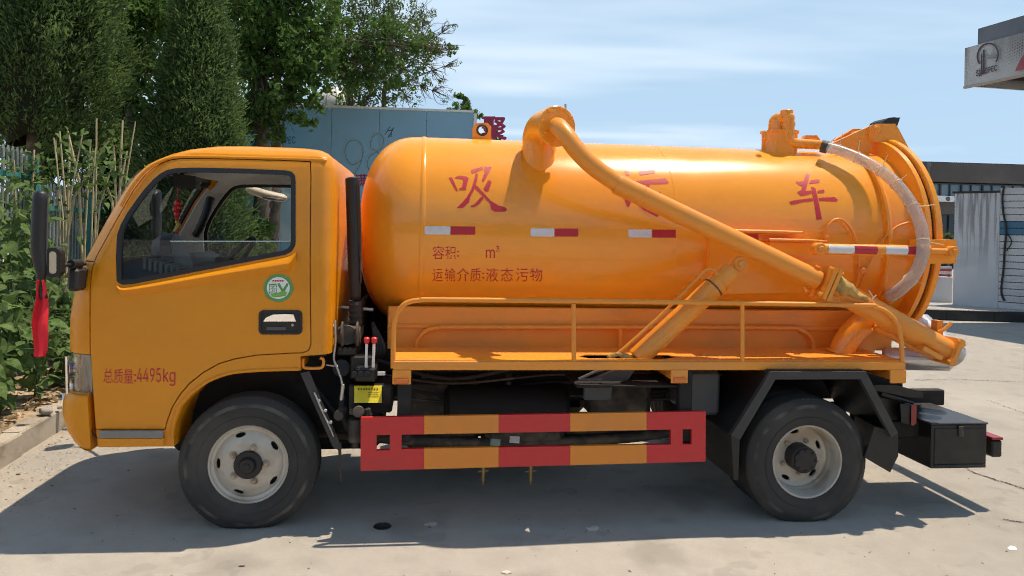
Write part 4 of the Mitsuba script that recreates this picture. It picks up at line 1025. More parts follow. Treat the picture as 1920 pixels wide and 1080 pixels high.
PROJ = [project(p) for p in hfine]
for (x, y), (ex, ey) in (((1573, 279), (1578, 256)), ((1608, 295), (1611, 271)), ((1656, 312), (1665, 290)), ((1692, 334), (1704, 323)), ((1722, 383), (1753, 379)), ((1731, 452), (1760, 458)), ((1705, 524), (1723, 529)), ((1545, 272), (1557, 260))):
    i = min(max(hx(x, y), 3), len(hfine) - 4)
    t_, c_ = tang[i], hfine[i]
    a_ = np.cross(t_, [0, 1, 0]); a_ /= np.linalg.norm(a_)
    b_ = np.cross(t_, a_)
    band = tube([c_ + .0415 * (math.cos(w) * a_ + math.sin(w) * b_) for w in np.linspace(0, 2 * PI, 21)], .0028, 6, False)
    d_ = (RR * (ex - x) / F - UU * (ey - y) / F) * ((c_ - EYE) @ D1)
    s0 = c_ + d_ / np.linalg.norm(d_) * .040
    add(f'{V}__clear_hose__cable_tie', cat(band, tube([s0, s0 + d_ * .55 - [0, .004, 0], s0 + d_ * .9 - [0, .008, 0]], [.0030, .0026, .0018], 5)), TIE, True)
add(f'{V}__tank__hose_spigot', tube([C(1673, 552, RT_ + .11), C(1662, 562, RT_ + .05), C(1650, 573, RT_ - .02)], [.042, .042, .040], 20), TANK, True)
# thin hydraulic pipes on the flank
def hyd(pts, R, r=.009, key='hydraulic_pipe'):
    add(f'{V}__tank__{key}', tube(smooth_path([C(x, y, R) for x, y in pts], 6), r, 8), RAIL, True)


hyd([(1551, 455), (1550, 440), (1553, 424), (1563, 413), (1575, 411), (1588, 419), (1599, 436), (1606, 456), (1610, 480), (1610, 520), (1601, 548)], RT_ + .03)
hyd([(1716, 416), (1700, 418), (1680, 426), (1662, 442), (1648, 462), (1632, 490), (1622, 512), (1616, 530), (1611, 550)], RT_ + .025, .007)
add(f'{V}__tank__pipe_clip', cat(*[cyl(C(x, y, RT_ - .02), C(x, y, RT_ + .06), .018) for x, y in ((1618, 507), (1551, 447))]), RAIL, 30)
# ram that opens the rear door, with its reflective strip
ra, rb_ = P(1541, 467, .02), P(1737, 470, .02)
add(f'{V}__door_ram', cyl(ra, rb_, .034, 24), RAIL, 30)
dirr = (rb_ - ra) / np.linalg.norm(rb_ - ra)
for x0, x1, mt in ((1549, 1597, REFW), (1597.5, 1640, REFR), (1656, 1697, REFW), (1697.5, 1722, REFR)):
    a_ = ra + dirr * ((P(x0, 467, .02) - ra) @ dirr)
    L_ = (P(x1, 467, .02) - P(x0, 467, .02)) @ dirr
    m = lathe([(0, .0352), (L_, .0352)], dirr, a_, 48)
    c_ = m.triangles_center - a_
    keep = (c_[:, 1] < -.006) & (c_[:, 2] < .024) & (c_[:, 2] > -.026)
    m.update_faces(keep)
    if m.face_normals[:, 1].mean() > 0:
        m.invert()
    add(f'{V}__door_ram__{"white" if mt == REFW else "red"}_strip', m, mt, True)
add(f'{V}__door_ram__rod', cyl(rb_, P(1776, 471, .02), .017), RAIL, 30)
ev = lambda x, y, yy, r: cat(cyl(P(x, y, yy) + [0, -.03, 0], P(x, y, yy) + [0, .03, 0], r, 20), cyl(P(x, y, yy) + [0, -.045, 0], P(x, y, yy) + [0, .045, 0], r * .45, 14))
add(f'{V}__door_ram__eye', ev(1535, 467, .02, .040), RAIL, 30)
add(f'{V}__door_ram__eye', ev(1784, 471, .02, .034), RAIL, 30)
add(f'{V}__door_ram__gland', cyl(P(1728, 470, .02), P(1741, 470, .02), .041), RAIL, 30)
add(f'{V}__tank__door_bracket', block([(1735, 450), (1793, 449.5), (1793, 494), (1735, 495)], .06, .22), TANK, 30)
# suction elbow and boom
YE = .54
path = [P(1010, 345, YE), P(1010, 300, YE), P(1010, 275, YE), P(1010, 258, YE - .01), P(1015, 243, YE - .06), P(1025, 236, YE - .15), P(1037, 236, YE - .25), P(1043, 237, YE - .31)]
add(f'{V}__suction_elbow', tube(smooth_path(path, 8), np.interp(np.linspace(0, 1, 57), [0, .3, 1], [.108, .108, .102]), 32), TANK, True)
fcen = P(1043, 237, YE - .31)
fdir = np.array([.30, -1, -.02]); fdir /= np.linalg.norm(fdir)
add(f'{V}__suction_elbow__flange', lathe([(-.03, .09), (-.03, .124), (-.012, .128), (.012, .128), (.016, .124), (.016, 0)], fdir, fcen, 40), TANK, 30)
add(f'{V}__suction_elbow__bolt', cat(*[cyl(fcen + fdir * .014 + .108 * (math.cos(a) * np.array([fdir[1], -fdir[0], 0]) + math.sin(a) * np.array([0, 0, 1])), fcen + fdir * .032 + .108 * (math.cos(a) * np.array([fdir[1], -fdir[0], 0]) + math.sin(a) * np.array([0, 0, 1])), .012, 6) for a in np.arange(8) * PI / 4 + .2]), TANK, 30)
add(f'{V}__suction_elbow__collar', lathe([(0, .10), (0, .116), (.025, .116), (.025, .10)], (0, 0, 1), P(1010, 283, YE), 36), TANK, 30)
lamp_ = P(1050, 212, .5)
add(f'{V}__valve_lever', cat(cyl(P(1061, 216, .45), P(1060, 195, .45), .007), cyl(P(1062, 222, .45), P(1062, 212, .45), .02), trimesh.creation.icosphere(2, .024).apply_translation(P(1050, 207, .45)), cyl(P(1050, 207, .45), P(1060, 215, .45), .008)), STEEL, 30, label='small grey valve lever on the elbow')
YB = .0
bp = [fcen, P(1049, 240, .14), P(1061, 254, .07), P(1078, 277, .03), P(1098, 299, .01), P(1120, 318, YB), P(1143, 334, YB), P(1165, 348, YB)]
bs = smooth_path(bp, 8)
add(f'{V}__boom_pipe', tube(bs, np.interp(np.linspace(0, 1, len(bs)), [0, .3, 1], [.058, .056, .055]), 28), RAIL, True, label='long slanting suction boom pipe')
b0, b1 = P(1155, 344, YB), P(1532, 524.5, YB)
add(f'{V}__boom_pipe__main_tube', lathe([(0, .052), (.0, .058), (.01, .0615), (np.linalg.norm(b1 - b0), .0615), (np.linalg.norm(b1 - b0), 0)], b1 - b0, b0, 40), RAIL, 30)
bd = (b1 - b0) / np.linalg.norm(b1 - b0)
add(f'{V}__boom_pipe__weld', lathe([(-.006, .060), (0, .0655), (.006, .060)], bd, b0 + bd * .17, 36), RAIL, 30)
fl0 = P(1541, 529, YB)
perp = np.cross(bd, [0, 1, 0])


def obox(c, ax, half):
    ax = [np.asarray(a) / np.linalg.norm(a) for a in ax]
    return hull([c + sx * half[0] * ax[0] + sy * half[1] * ax[1] + sz * half[2] * ax[2] for sx in (-1, 1) for sy in (-1, 1) for sz in (-1, 1)])


for c_, key in ((fl0, 'clamp'), (P(1549, 533, YB), 'clamp')):
    add(f'{V}__boom_pipe__{key}', obox(c_, [bd, [0, 1, 0], perp], (.012, .105, .105)), RAIL, 30)
for s_ in (-1, 1):
    for t in (-1, 1):
        e_ = perp * s_ * .085 + np.array([0, t * .085, 0])
        add(f'{V}__boom_pipe__clamp_bolt', cyl(fl0 + e_ - bd * .04, fl0 + e_ + bd * .06, .012, 8), RAIL, 30)
add(f'{V}__boom_pipe__stop_bolt', cyl(P(1512, 540, YB - .02), P(1505, 541, YB - .02), .010), RAIL, 30)
add(f'{V}__boom_pipe__clamp_handle', cyl(P(1585, 527, YB), P(1592, 541, YB), .022), RAIL, 30)
t0, t1 = P(1553, 535, YB), P(1772, 655, YB + .02)
td = (t1 - t0) / np.linalg.norm(t1 - t0)
add(f'{V}__boom_pipe__tail_tube', lathe([(0, 0), (0, .066), (.18, .074), (.24, .074), (np.linalg.norm(t1 - t0), .070), (np.linalg.norm(t1 - t0), 0)], td, t0, 36), RAIL, 30)
tp = np.cross(td, [0, 1, 0])
add(f'{V}__boom_pipe__end_flange', cat(obox(P(1776, 657, YB + .02), [td, [0, 1, 0], tp], (.014, .10, .088)), obox(P(1740, 660, YB - .02), [td, [0, 1, 0], tp], (.075, .05, .014)),
                                         *[cyl(P(1776, 657, YB + .02) + s * tp * .07 + [0, t * .08, 0] - td * .03, P(1776, 657, YB + .02) + s * tp * .07 + [0, t * .08, 0] + td * .035, .011, 6) for s in (-1, 1) for t in (-1, 1)]), RAIL, 30)
# crumpled wrapping round the joint
wp = smooth_path([P(1553, 527, YB - .02), P(1570, 533, YB - .05), P(1590, 544, YB - .06), P(1612, 556, YB - .06), P(1636, 568, YB - .04)], 8)
wm = tube(wp, np.interp(np.linspace(0, 1, len(wp)), [0, .15, .4, .7, 1], [.045, .06, .050, .026, .010]), 20)
wm.vertices += wm.vertex_normals * ((meshkit.noise(wm.vertices * 38, 4) - .45) * .036)[:, None]
add(f'{V}__boom_pipe__wrapping', wm, WRAP, True, label='crumpled khaki wrapping on the boom joint')
wm2 = tube(smooth_path([P(1536, 552, YB), P(1560, 560, YB - .02), P(1585, 566, YB), P(1600, 574, YB)], 6), [.03] * 19, 16)
wm2.vertices += wm2.vertex_normals * ((meshkit.noise(wm2.vertices * 30, 9) - .4) * .03)[:, None]
add(f'{V}__boom_pipe__wrapping', wm2, RAIL, True)
add(f'{V}__boom_pipe__cable_tie', cat(tube([P(1632, 566, YB - .06), P(1637, 556, YB - .07), P(1629, 545, YB - .08)], .0035, 5), tube([P(1634, 563, YB - .06), P(1643, 553, YB - .06)], .0035, 5)), TIE, True)
# boom ram with its pipe
r0, r1 = P(1194, 672, YB + .03), P(1372, 507, YB + .03)
rd = (r1 - r0) / np.linalg.norm(r1 - r0)
Lr = np.linalg.norm(r1 - r0)
add(f'{V}__boom_ram', lathe([(0, 0), (0, .064), (Lr * .86, .064), (Lr * .865, .068), (Lr * .875, .068), (Lr * .88, .065), (Lr, .062), (Lr, 0)], rd, r0, 36), RAIL, 30)
add(f'{V}__boom_ram__eye', cat(ev(1386, 494, YB + .03, .045), obox(P(1376, 503, YB + .03), [rd, [0, 1, 0], np.cross(rd, [0, 1, 0])], (.05, .02, .035))), RAIL, 30)
add(f'{V}__boom_ram__band', lathe([(0, .0645), (0, .0675), (.008, .0675), (.008, .0645)], rd, r0 + rd * Lr * .80, 36), IRON, 30)
add(f'{V}__boom_ram__pipe', tube(smooth_path([P(1152, 668, YB), P(1185, 640, YB), P(1240, 590, YB), P(1300, 530, YB), P(1318, 510, YB), P(1330, 504, YB), P(1340, 508, YB), P(1347, 518, YB)], 6), .0095, 10), RAIL, True)
add(f'{V}__boom_ram__bracket', block([(1312, 520), (1326, 503), (1336, 508), (1346, 522), (1330, 540)], YB + .06, YB + .075), RAIL, 30)
tg = tube(smooth_path([P(1140, 672, YB), P(1158, 664, YB), P(1172, 668, YB), P(1185, 674, YB)], 5), [.016] * 16, 10)
tg.vertices += (meshkit.noise(tg.vertices * 60, 2)[:, None] - .5) * .012
add(f'{V}__boom_ram__foot_rag', tg, WRAP, True)
# lower outlet pipe and rear fittings
add(f'{V}__outlet_pipe', tube(smooth_path([P(1578, 662, .24), P(1584, 645, .24), P(1600, 622, .24), P(1625, 602, .25), P(1660, 588, .3)], 8), .078, 28), TANK, True)
add(f'{V}__outlet_pipe__flange', lathe([(0, 0), (0, .095), (.02, .095), (.02, 0)], (0.25, 0, 1), P(1576, 664, .24), 28), TANK, 30)
add(f'{V}__spare_hose', cyl(P(1716, 600, .55), P(1790, 668, .30), .085, 32, .03), pbr('steel_pipe', dusty((.62, .63, .65), (.45, .45, .44), 8, .5), .25, .6), 30, label='galvanised round fitting behind the boom end')
add(f'{V}__spare_hose', cyl(P(1718, 605, .18), P(1752, 622, .16), .045, 28, .02), WHITE, 30, label='white sleeve beside the boom end')
add(f'{V}__boom_pipe__end_ring', lathe([(0, .05), (0, .078), (.05, .078), (.065, .07), (.065, .05)], td, P(1779, 658.5, YB + .02), 32), STEEL, 30, label='bare steel ring at the boom outlet')
add(f'{V}__drain_pipe', cyl(P(1655, 672, .40), P(1786, 674, .16), .075, 32, .02), pbr('steel_pipe', dusty((.62, .63, .65), (.45, .45, .44), 8, .5), .25, .6), 30, label='galvanised drain pipe under the boom end')
add(f'{V}__door_hook', cat(tube([P(1675, 590, .08), P(1710, 602, .08), P(1742, 618, .08), P(1755, 632, .06)], .014, 8), tube([P(1750, 627, .04), P(1770, 618, .02), P(1783, 606, .02)], .012, 8), obox(P(1757, 615, .08), [[1, 0, 0], [0, 1, 0], [0, 0, 1]], (.02, .03, .05))), RAIL, 30)
add(f'{V}__lower_bracket', block([(1600, 600), (1640, 630), (1640, 660), (1600, 662)], .30, .34), RAIL, 30)
add(f'{V}__rear_brace', tube([P(1640, 612, .12), P(1720, 652, .10), P(1752, 668, .08)], [.03, .03, .025], 12), RAIL, True)
# ------------------------------------------------------------------ running board and rails
YP = -.10
dk = lambda x, y: P(x, y, YP)
xl, xr_ = dk(737, 684)[0], dk(1697, 684)[0]
zt, zb = .5 * (dk(737, 676.5)[2] + dk(1697, 675)[2]), .5 * (dk(737, 694)[2] + dk(1697, 693.5)[2])
deck = bevel_box(xl, xr_, YP, .46, zt - .006, zt, .002)
hole = prism_xy([(dk(x, y)[0], yy) for x, y, yy in ((1092, 672, .02), (1110, 672, -.03), (1250, 672, -.05), (1286, 672, .03), (1270, 672, .10), (1110, 672, .10))], zt - .1, zt + .1)
add(f'{V}__running_board', (deck - hole), RAIL, 30)
add(f'{V}__running_board__ram_tray', bevel_box(dk(1085, 672)[0], dk(1295, 672)[0], YP + .04, .30, zt - .17, zt - .155, .003), DARK, 30)
add(f'{V}__running_board__edge_beam', bevel_box(xl, xr_, YP - .008, YP + .03, zb, zt - .006, .004), RAIL, 30)
add(f'{V}__running_board__inner_beam', bevel_box(xl, xr_, .42, .46, zb, zt + .02, .004), RAIL, 30)
for x0, x1, yb_ in ((735.5, 770.5, 720), (1257, 1288.5, 718), (1667, 1697, 718)):
    a_, b_ = dk(x0, yb_), dk(x1, yb_)
    add(f'{V}__running_board__bracket', cat(bevel_box(a_[0], b_[0], YP - .012, YP - .002, a_[2], zb + .002, .003), bevel_box(a_[0] + .002, b_[0] - .002, YP - .002, .4, a_[2] + .02, zb, .003)), RAIL, 30)
    if x0 != 1667:
        add(f'{V}__running_board__marker_lamp', bevel_box(a_[0] + .012, b_[0] - .012, YP - .022, YP - .010, a_[2] + .004, a_[2] + .035, .004), pbr('amber_lamp', (.62, .15, .02), .3, 0, .5), 30)
for x, w_ in ((1320, 18),):
    add(f'{V}__running_board__boss', cyl(P(x, 672, .1), P(x, 662, .1), .028, 20), RAIL, 30)
rl = [(737, 690), (737.5, 640), (739, 612), (744, 590), (754, 574), (768, 566), (790, 562.5), (830, 562), (1200, 566), (1600, 572), (1640, 576), (1664, 586), (1681, 606), (1689, 634), (1691, 660), (1691.5, 690)]
add(f'{V}__hand_rail', tube(smooth_path([P(x, y, YP + .01) for x, y in rl], 6), .0145, 14), RAIL, True)
for x in (1076, 1392):
    add(f'{V}__hand_rail__post', cyl(P(x, 680, YP + .01), P(x - .5, 569, YP + .01), .0135, 14), RAIL, True)
rl = [(779, 660), (781, 645), (788, 630), (802, 619), (822, 615), (860, 614), (1160, 614), (1470, 615), (1500, 619), (1516, 628), (1524, 642), (1527, 658)]
add(f'{V}__inner_rail', tube(smooth_path([P(x, y, .36) for x, y in rl], 6), .0145, 12), RAIL, True)
add(f'{V}__inner_rail__post', cyl(P(1163, 660, .36), P(1163, 615, .36), .014, 12), RAIL, True)
# things tucked under the board
add(f'{V}__wing_bracket', cat(block([(1098, 716), (1160, 690), (1192, 692), (1178, 712), (1148, 726), (1146, 750), (1096, 750), (1096, 722)], .08, .12), tube([P(1085, 711, .0), P(1118, 696, .0), P(1135, 692, .02)], .009, 8), tube([P(1086, 711, .0), P(1130, 711, .0)], .006, 8)), pbr('grey_bracket', (.10, .10, .10), .55), 30)
add(f'{V}__hydraulic_tank', bevel_box(P(1293, 700, .1)[0], P(1352, 700, .1)[0], .10, .50, P(1300, 780, .1)[2], P(1300, 696, .1)[2], .02), pbr('tank_grey', (.085, .088, .09), .5), 30)
# ------------------------------------------------------------------ rear wing, lamps, tool box, bumper
YW = -.17
wv = lambda pts: [(P(x, y, YW)[0], P(x, y, YW)[2]) for x, y in pts]
out_ = [(1371, 816), (1446, 697), (1624, 697), (1684, 812)]
in_ = [(1672, 821), (1614, 711), (1454, 711.5), (1387, 825)]
add(f'{V}__rear_wing', prism_xz(wv(out_ + in_), YW, YW + .035), FENDER, False)
sh_o = LineString(wv(out_)).buffer(.006, cap_style=2, join_style=2)
add(f'{V}__rear_wing__top_sheet', prism_xz(sh_o, YW + .035, .50), BLACK, False)
add(f'{V}__rear_mudflap', hull([P(x, y, YW + .03) for x, y in [(1672, 818), (1684, 810), (1684, 855), (1669, 886), (1621, 858), (1640, 800)]] + [p + [.02, .45, 0] for p in (P(1676, 812, YW), P(1684, 830, YW), P(1669, 880, YW))]), pbr('flap_rubber', (.016, .015, .013), .6), 30)
add(f'{V}__rear_mudflap', hull([P(x, y, YW + .05) + [0, dy, 0] for dy in (0, .45) for x, y in [(1371, 816), (1387, 825), (1384, 900), (1376, 900)]]), pbr('flap_rubber', (.016, .015, .013), .6), 30)
YT = .0
bx0, bx1 = P(1747, 793, YT)[0], P(1851, 793, YT)[0]
bz1, bz0 = P(1800, 792.5, YT)[2], P(1800, 878, YT)[2]
add(f'{V}__tool_box', bevel_box(bx0, bx1, YT, YT + .62, bz0, bz1 - .012, .005), BLACK, 30, label='black steel tool box at the rear')
add(f'{V}__tool_box__lid', bevel_box(bx0 - .006, bx1 + .006, YT - .006, YT + .62, bz1 - .012, bz1, .004), pbr('lid_black', dusty((.030, .032, .036), (.06, .06, .062), 5, .6), .38), 30)
dpx = P(1800, 805, YT)
add(f'{V}__tool_box__door', cat(bevel_box(bx0 + .02, bx1 - .02, YT - .006, YT, bz0 + .028, bz1 - .035, .003)), BLACK, 30)
add(f'{V}__tool_box__hinge_strip', cyl((bx0 + .02, YT - .006, bz0 + .022), (bx1 - .02, YT - .006, bz0 + .022), .005), BLACK, 30)
add(f'{V}__tool_box__latch', cat(bevel_box(dpx[0] - .018, dpx[0] + .018, YT - .016, YT - .004, dpx[2] - .045, dpx[2] + .022, .003), cyl(dpx + [0, -.018, .0], dpx + [0, -.004, 0], .01)), IRON, 30)
for y in (YT + .12, YT + .40):
    add(f'{V}__tool_box__bracket', bevel_box(bx0 - .28, bx0, y, y + .06, bz1 - .12, bz1 - .02, .004), DARK, 30)
q = P(1864, 840, .06)
add(f'{V}__rear_bumper', bevel_box(bx1 + .09, P(1880, 840, .06)[0], .06, 1.82, P(1864, 858, .06)[2], P(1864, 826, .06)[2], .01), BLACK, 30)
add(f'{V}__rear_bumper__red_strip', bevel_box(bx1 + .085, P(1881, 840, .055)[0], .055, 1.825, P(1864, 825, .06)[2], P(1864, 820, .06)[2], .003), TAIL, 30)
for y in (.56, 1.24):
    add(f'{V}__rear_bumper__arm', bevel_box(4.2, bx1 + .12, y, y + .07, .55, .66, .006), DARK, 30)
add(f'{V}__lamp_bracket', cat(hull([P(x, y, yy) for yy in (.1, .5) for x, y in [(1640, 722), (1680, 722), (1730, 735), (1730, 746), (1705, 745), (1640, 732)]]), hull([P(x, y, yy) for yy in (.14, .17) for x, y in [(1650, 745), (1706, 758), (1706, 792), (1660, 790)]]), tube([P(1652, 738, .1), P(1712, 756, .1)], .012, 6)), BLACK, 30)
add(f'{V}__tail_lamp', hull([P(x, y, yy) for yy in (.06, .24) for x, y in [(1709, 760), (1717, 757), (1719, 762), (1718, 794), (1711, 799), (1708, 796)]]), TAIL, 30, label='dark red rear lamp cluster')
add(f'{V}__tail_lamp__housing', hull([P(x, y, yy) for yy in (.07, .25) for x, y in [(1688, 757), (1708, 759), (1707, 797), (1690, 792)]]), PLAST, 30)

# ================================================================== THE PLACE
def conc(p, n, uv):
    a = fbm(p.x * .35 + 3, p.y * .35, 0, 4)
    b = fbm(p.x * 2.2, p.y * 2.2, 1.5, 4)
    c = fbm(p.x * 14, p.y * 14, 3.5, 3)
    g = noise(p.x * 150, p.y * 150, 2.0)
    base = mix((.265, .248, .218), (.375, .352, .31), smoothstep(.3, .7, a * .5 + b * .5))
    base = mix(base, (.19, .178, .158), smoothstep(.46, .76, b) * .6)
    base = mix(base, (.28, .225, .155), smoothstep(-.9, -2.2, p.x) * smoothstep(.35, .65, b) * .6)     # soil washed over the kerb side
    spot = smoothstep(.70, .78, fbm(p.x * 5.5 + 9, p.y * 5.5, 7.0, 3))
    base = mix(base, (.15, .14, .125), spot * .22)
    return base * (.90 + .12 * c + .08 * g)


def conc_bump(p, n, uv):
    return .0035 * fbm(p.x * 30, p.y * 30, 0, 3) + .012 * fbm(p.x * 1.5, p.y * 1.5, 4, 3)


pbr('concrete_yard', conc, .86, bump=conc_bump, bump_scale=1.)
pbr('joint_filler', dusty((.05, .045, .04), (.16, .14, .12), 6, .8), .9)
pbr('kerb_stone', dusty((.34, .30, .245), (.20, .17, .13), 5, .9), .9, bump=lambda p, n, uv: .006 * fbm(p.x * 25, p.y * 25, p.z * 25, 3))


def soil_c(p, n, uv):
    k = fbm(p.x * 6, p.y * 6, p.z * 6, 4)
    g = fbm(p.x * 22, p.y * 22, p.z * 22, 3)
    return mix((.17, .12, .075), (.36, .28, .19), smoothstep(.3, .7, k)) * (.8 + .4 * g)


pbr('dry_soil', soil_c, .95)


def height(x, y):
    """The yard undulates a little beyond the truck."""
    return .02 * np.sin(np.asarray(y, float) * .21 + 1.3) * np.clip((np.asarray(y, float) - 4.0) / 6, 0, 1)


xs = np.unique(np.concatenate([[-600, -200, -80, -30], np.linspace(-12, 24, 49), [40, 80, 200, 600]]))
ys = np.unique(np.concatenate([[-600, -200, -60, -20], np.linspace(-8, 16, 65), [25, 50, 100, 250, 900]]))
gx, gy = np.meshgrid(xs, ys, indexing='ij')
gv = np.stack([gx, gy, height(gx, gy)], -1).reshape(-1, 3)
i, j = np.meshgrid(np.arange(len(xs) - 1), np.arange(len(ys) - 1), indexing='ij')
k = len(ys)
q = np.stack([i * k + j, (i + 1) * k + j, (i + 1) * k + j + 1, i * k + j + 1], -1).reshape(-1, 4)
add('ground', (gv, q), 'concrete_yard', True, kind='structure')


def ground_hit(px, py):
    p = G(px, py)
    for _ in range(30):
        p = G(px, py, height(p[0], p[1]))
    return p


def crack(pts, w, key, seed=0, wob=.015):
    """A thin, slightly wandering strip lying on the yard."""
    p = smooth_path([ground_hit(*q) for q in pts], 24)
    t = np.gradient(p, axis=0)
    nrm = np.stack([-t[:, 1], t[:, 0], t[:, 2] * 0], -1)
    nrm /= np.linalg.norm(nrm, axis=1, keepdims=True) + 1e-9
    a = (meshkit.noise(np.column_stack([np.arange(len(p)) * .9, np.full(len(p), seed), np.zeros(len(p))])) - .5)[:, None]
    ww = w * (.45 + 1.1 * meshkit.noise(np.column_stack([np.arange(len(p)) * .6, np.full(len(p), seed + 7), np.zeros(len(p))])))[:, None]
    p = p + nrm * a * wob * 2
    L, R_ = p + nrm * ww, p - nrm * ww
    z = .004
    v = np.vstack([L, R_])
    v[:, 2] = height(v[:, 0], v[:, 1]) + z
    n = len(p)
    kk = np.arange(n - 1)
    f = np.vstack([np.stack([kk, kk + n, kk + n + 1], 1), np.stack([kk, kk + n + 1, kk + 1], 1)])
    add(key, trimesh.Trimesh(v, f, process=False), 'joint_filler', False)


crack([(1810, 876), (1830, 888), (1870, 901), (1920, 917), (1990, 940)], .009, 'ground__joint', 1)
crack([(1880, 974), (1920, 981), (1980, 990)], .006, 'ground__joint', 2)
crack([(1715, 713), (1780, 712), (1850, 714), (1940, 718)], .006, 'ground__joint', 3)
crack([(1850, 750), (1900, 768), (1960, 790)], .004, 'ground__joint', 4)
# black cap in the concrete, litter and pebbles
cp = ground_hit(717, 987)
add('drain_cap', lathe([(0, 0), (.006, 0), (.006, .045), (.003, .052), (0, .052)], (0, 0, 1), cp, 32), BLACK, 30, label='small black round cap set in the shaded concrete beside the front wheel', cat='drain cap')
lit = ground_hit(1898, 1030)
lm = hull([lit + q for q in np.array([(-.022, -.01, .001), (.02, -.012, .001), (.026, .006, .012), (.0, .016, .014), (-.024, .01, .004)])])
add('paper_scrap', lm, STW, 30, label='white paper scrap on the concrete at the far right', cat='litter')
for (x, y, r, c, lab) in ((950, 1074, .022, (.55, .50, .42), 'pale pebble on the concrete at the bottom edge below the truck'), (453, 1062, .012, (.10, .07, .05), 'tiny dark twig scrap on the concrete below the front wheel'), (808, 984, .03, (.42, .40, .36), 'flat pale stone chip in the shade right of the black cap'),
                          (1110, 992, .03, (.50, .46, .38), 'flat pale stone chip in the shade below the middle of the side guard'), (34, 890, .012, (.06, .05, .04), 'dark clod on the concrete against the kerb at left')):
    p = ground_hit(x, y)
    m = trimesh.creation.icosphere(2, r)
    m.vertices *= [1.3, .8, .22]
    m.vertices += .35 * r * (meshkit.noise(m.vertices / r * 1.7 + x)[:, None] - .5)
    m.apply_translation(p + [0, 0, .003])
    add('pebble', m, pbr(f'pebble_{x}', c, .9), 30, label=lab, cat='pebble')

# grit and crumbs, thickest along the kerb
gr_ = np.random.default_rng(17)
gv_, gf_ = [], []
oct_ = np.array([(1, 0, 0), (-1, 0, 0), (0, 1, 0), (0, -1, 0), (0, 0, 1), (0, 0, -.2)])
of_ = np.array([(0, 2, 4), (2, 1, 4), (1, 3, 4), (3, 0, 4), (2, 0, 5), (1, 2, 5), (3, 1, 5), (0, 3, 5)])
for n_ in range(1500):
    if n_ < 800:
        y = gr_.uniform(-1.2, 3.5)
        x = -1.86 + abs(gr_.normal(0, .28))
    else:
        x, y = gr_.uniform(-2, 5.5), gr_.uniform(-1.6, 3.5)
    s_ = gr_.uniform(.0015, .006) * (1.6 if gr_.random() < .06 else 1)
    a_ = gr_.uniform(0, PI)
    c_, d_ = math.cos(a_), math.sin(a_)
    o_ = oct_ * [s_ * gr_.uniform(.8, 2.2), s_, s_ * .7]
    o_ = np.column_stack([o_[:, 0] * c_ - o_[:, 1] * d_, o_[:, 0] * d_ + o_[:, 1] * c_, o_[:, 2]]) + [x, y, height(x, y) + .001]
    gf_.append(of_ + 6 * n_)
    gv_.append(o_)
add('grit', trimesh.Trimesh(np.vstack(gv_), np.vstack(gf_), process=False), pbr('grit_brown', dusty((.20, .16, .11), (.10, .08, .06), 50, .9), .95), False, label='grit and soil crumbs strewn over the concrete', cat='grit', kind='stuff')

# ------------------------------------------------------------------ kerb and planting bed
KX = lambda y: -1.89 - .045 * (y - 1.1)
ky = np.arange(-1.6, 12.0, .62)
kb = thing('kerb', 'pale concrete kerb between the yard and the planting bed at left', 'kerb')
r_ = np.random.default_rng(3)
for a, b in zip(ky[:-1], ky[1:]):
    a2, b2 = a + .003, b - .003
    dz, dx = r_.normal(0, .003), r_.normal(0, .004)
    hz = [height(KX(a), a), height(KX(b), b)]
    pts = []
    for y, h0 in ((a2, hz[0]), (b2, hz[1])):
        for x, z in ((0, -.1), (0, .160), (-.012, .172), (-.13, .174), (-.13, -.1)):
            pts.append((KX(y) + x + dx, y, h0 + z + (dz if z > 0 else 0)))
    add(f'{kb}__stone', hull(pts), 'kerb_stone', 30)
# soil
sx = np.linspace(-9, -2.12, 50)
sy = np.linspace(-2.5, 16, 110)
gx, gy = np.meshgrid(np.linspace(0, 1, 60), sy, indexing='ij')
X0 = KX(gy) - .125
xx = X0 - gx ** 1.6 * 7
zz = height(xx, gy) + .140 + .05 * meshkit.fbm(np.stack([xx * 3, gy * 3, gx * 0], -1), 4) + .10 * np.clip((X0 - xx) / 2, 0, 1)
sv = np.stack([xx, gy, zz], -1).reshape(-1, 3)
i, j = np.meshgrid(np.arange(59), np.arange(len(sy) - 1), indexing='ij')
k = len(sy)
q = np.stack([i * k + j, i * k + j + 1, (i + 1) * k + j + 1, (i + 1) * k + j], -1).reshape(-1, 4)
add('soil_bed', (sv, q), 'dry_soil', True, kind='structure')
SZ = lambda x, y: height(x, y) + .17
# dry litter on the soil
lv, lf = [], []
r_ = np.random.default_rng(5)
for _ in range(420):
    y = r_.uniform(.5, 4.2)
    x = KX(y) - .16 - abs(r_.normal(0, .35))
    L_, w = r_.uniform(.02, .07), r_.uniform(.006, .02)
    a = r_.uniform(0, 2 * PI)
    d_, e_ = np.array([math.cos(a), math.sin(a), r_.normal(0, .3)]), np.array([-math.sin(a), math.cos(a), r_.normal(0, .5)])
    c_ = np.array([x, y, SZ(x, y) + r_.uniform(.01, .04)])
    n = len(lv)
    lv += [c_ - d_ * L_, c_ - e_ * w, c_ + d_ * L_ + [0, 0, .01], c_ + e_ * w]
    lf += [[n, n + 1, n + 2], [n, n + 2, n + 3]]
leafmat('dry_leaf', lambda p, n, uv: mix((.30, .22, .12), (.12, .075, .04), noise(p.x * 40, p.y * 40, p.z * 40)), .5)
add('dry_leaf_litter', trimesh.Trimesh(np.array(lv), np.array(lf), process=False), 'dry_leaf', False, label='dry leaves and twigs scattered on the soil of the bed', cat='litter', kind='stuff')
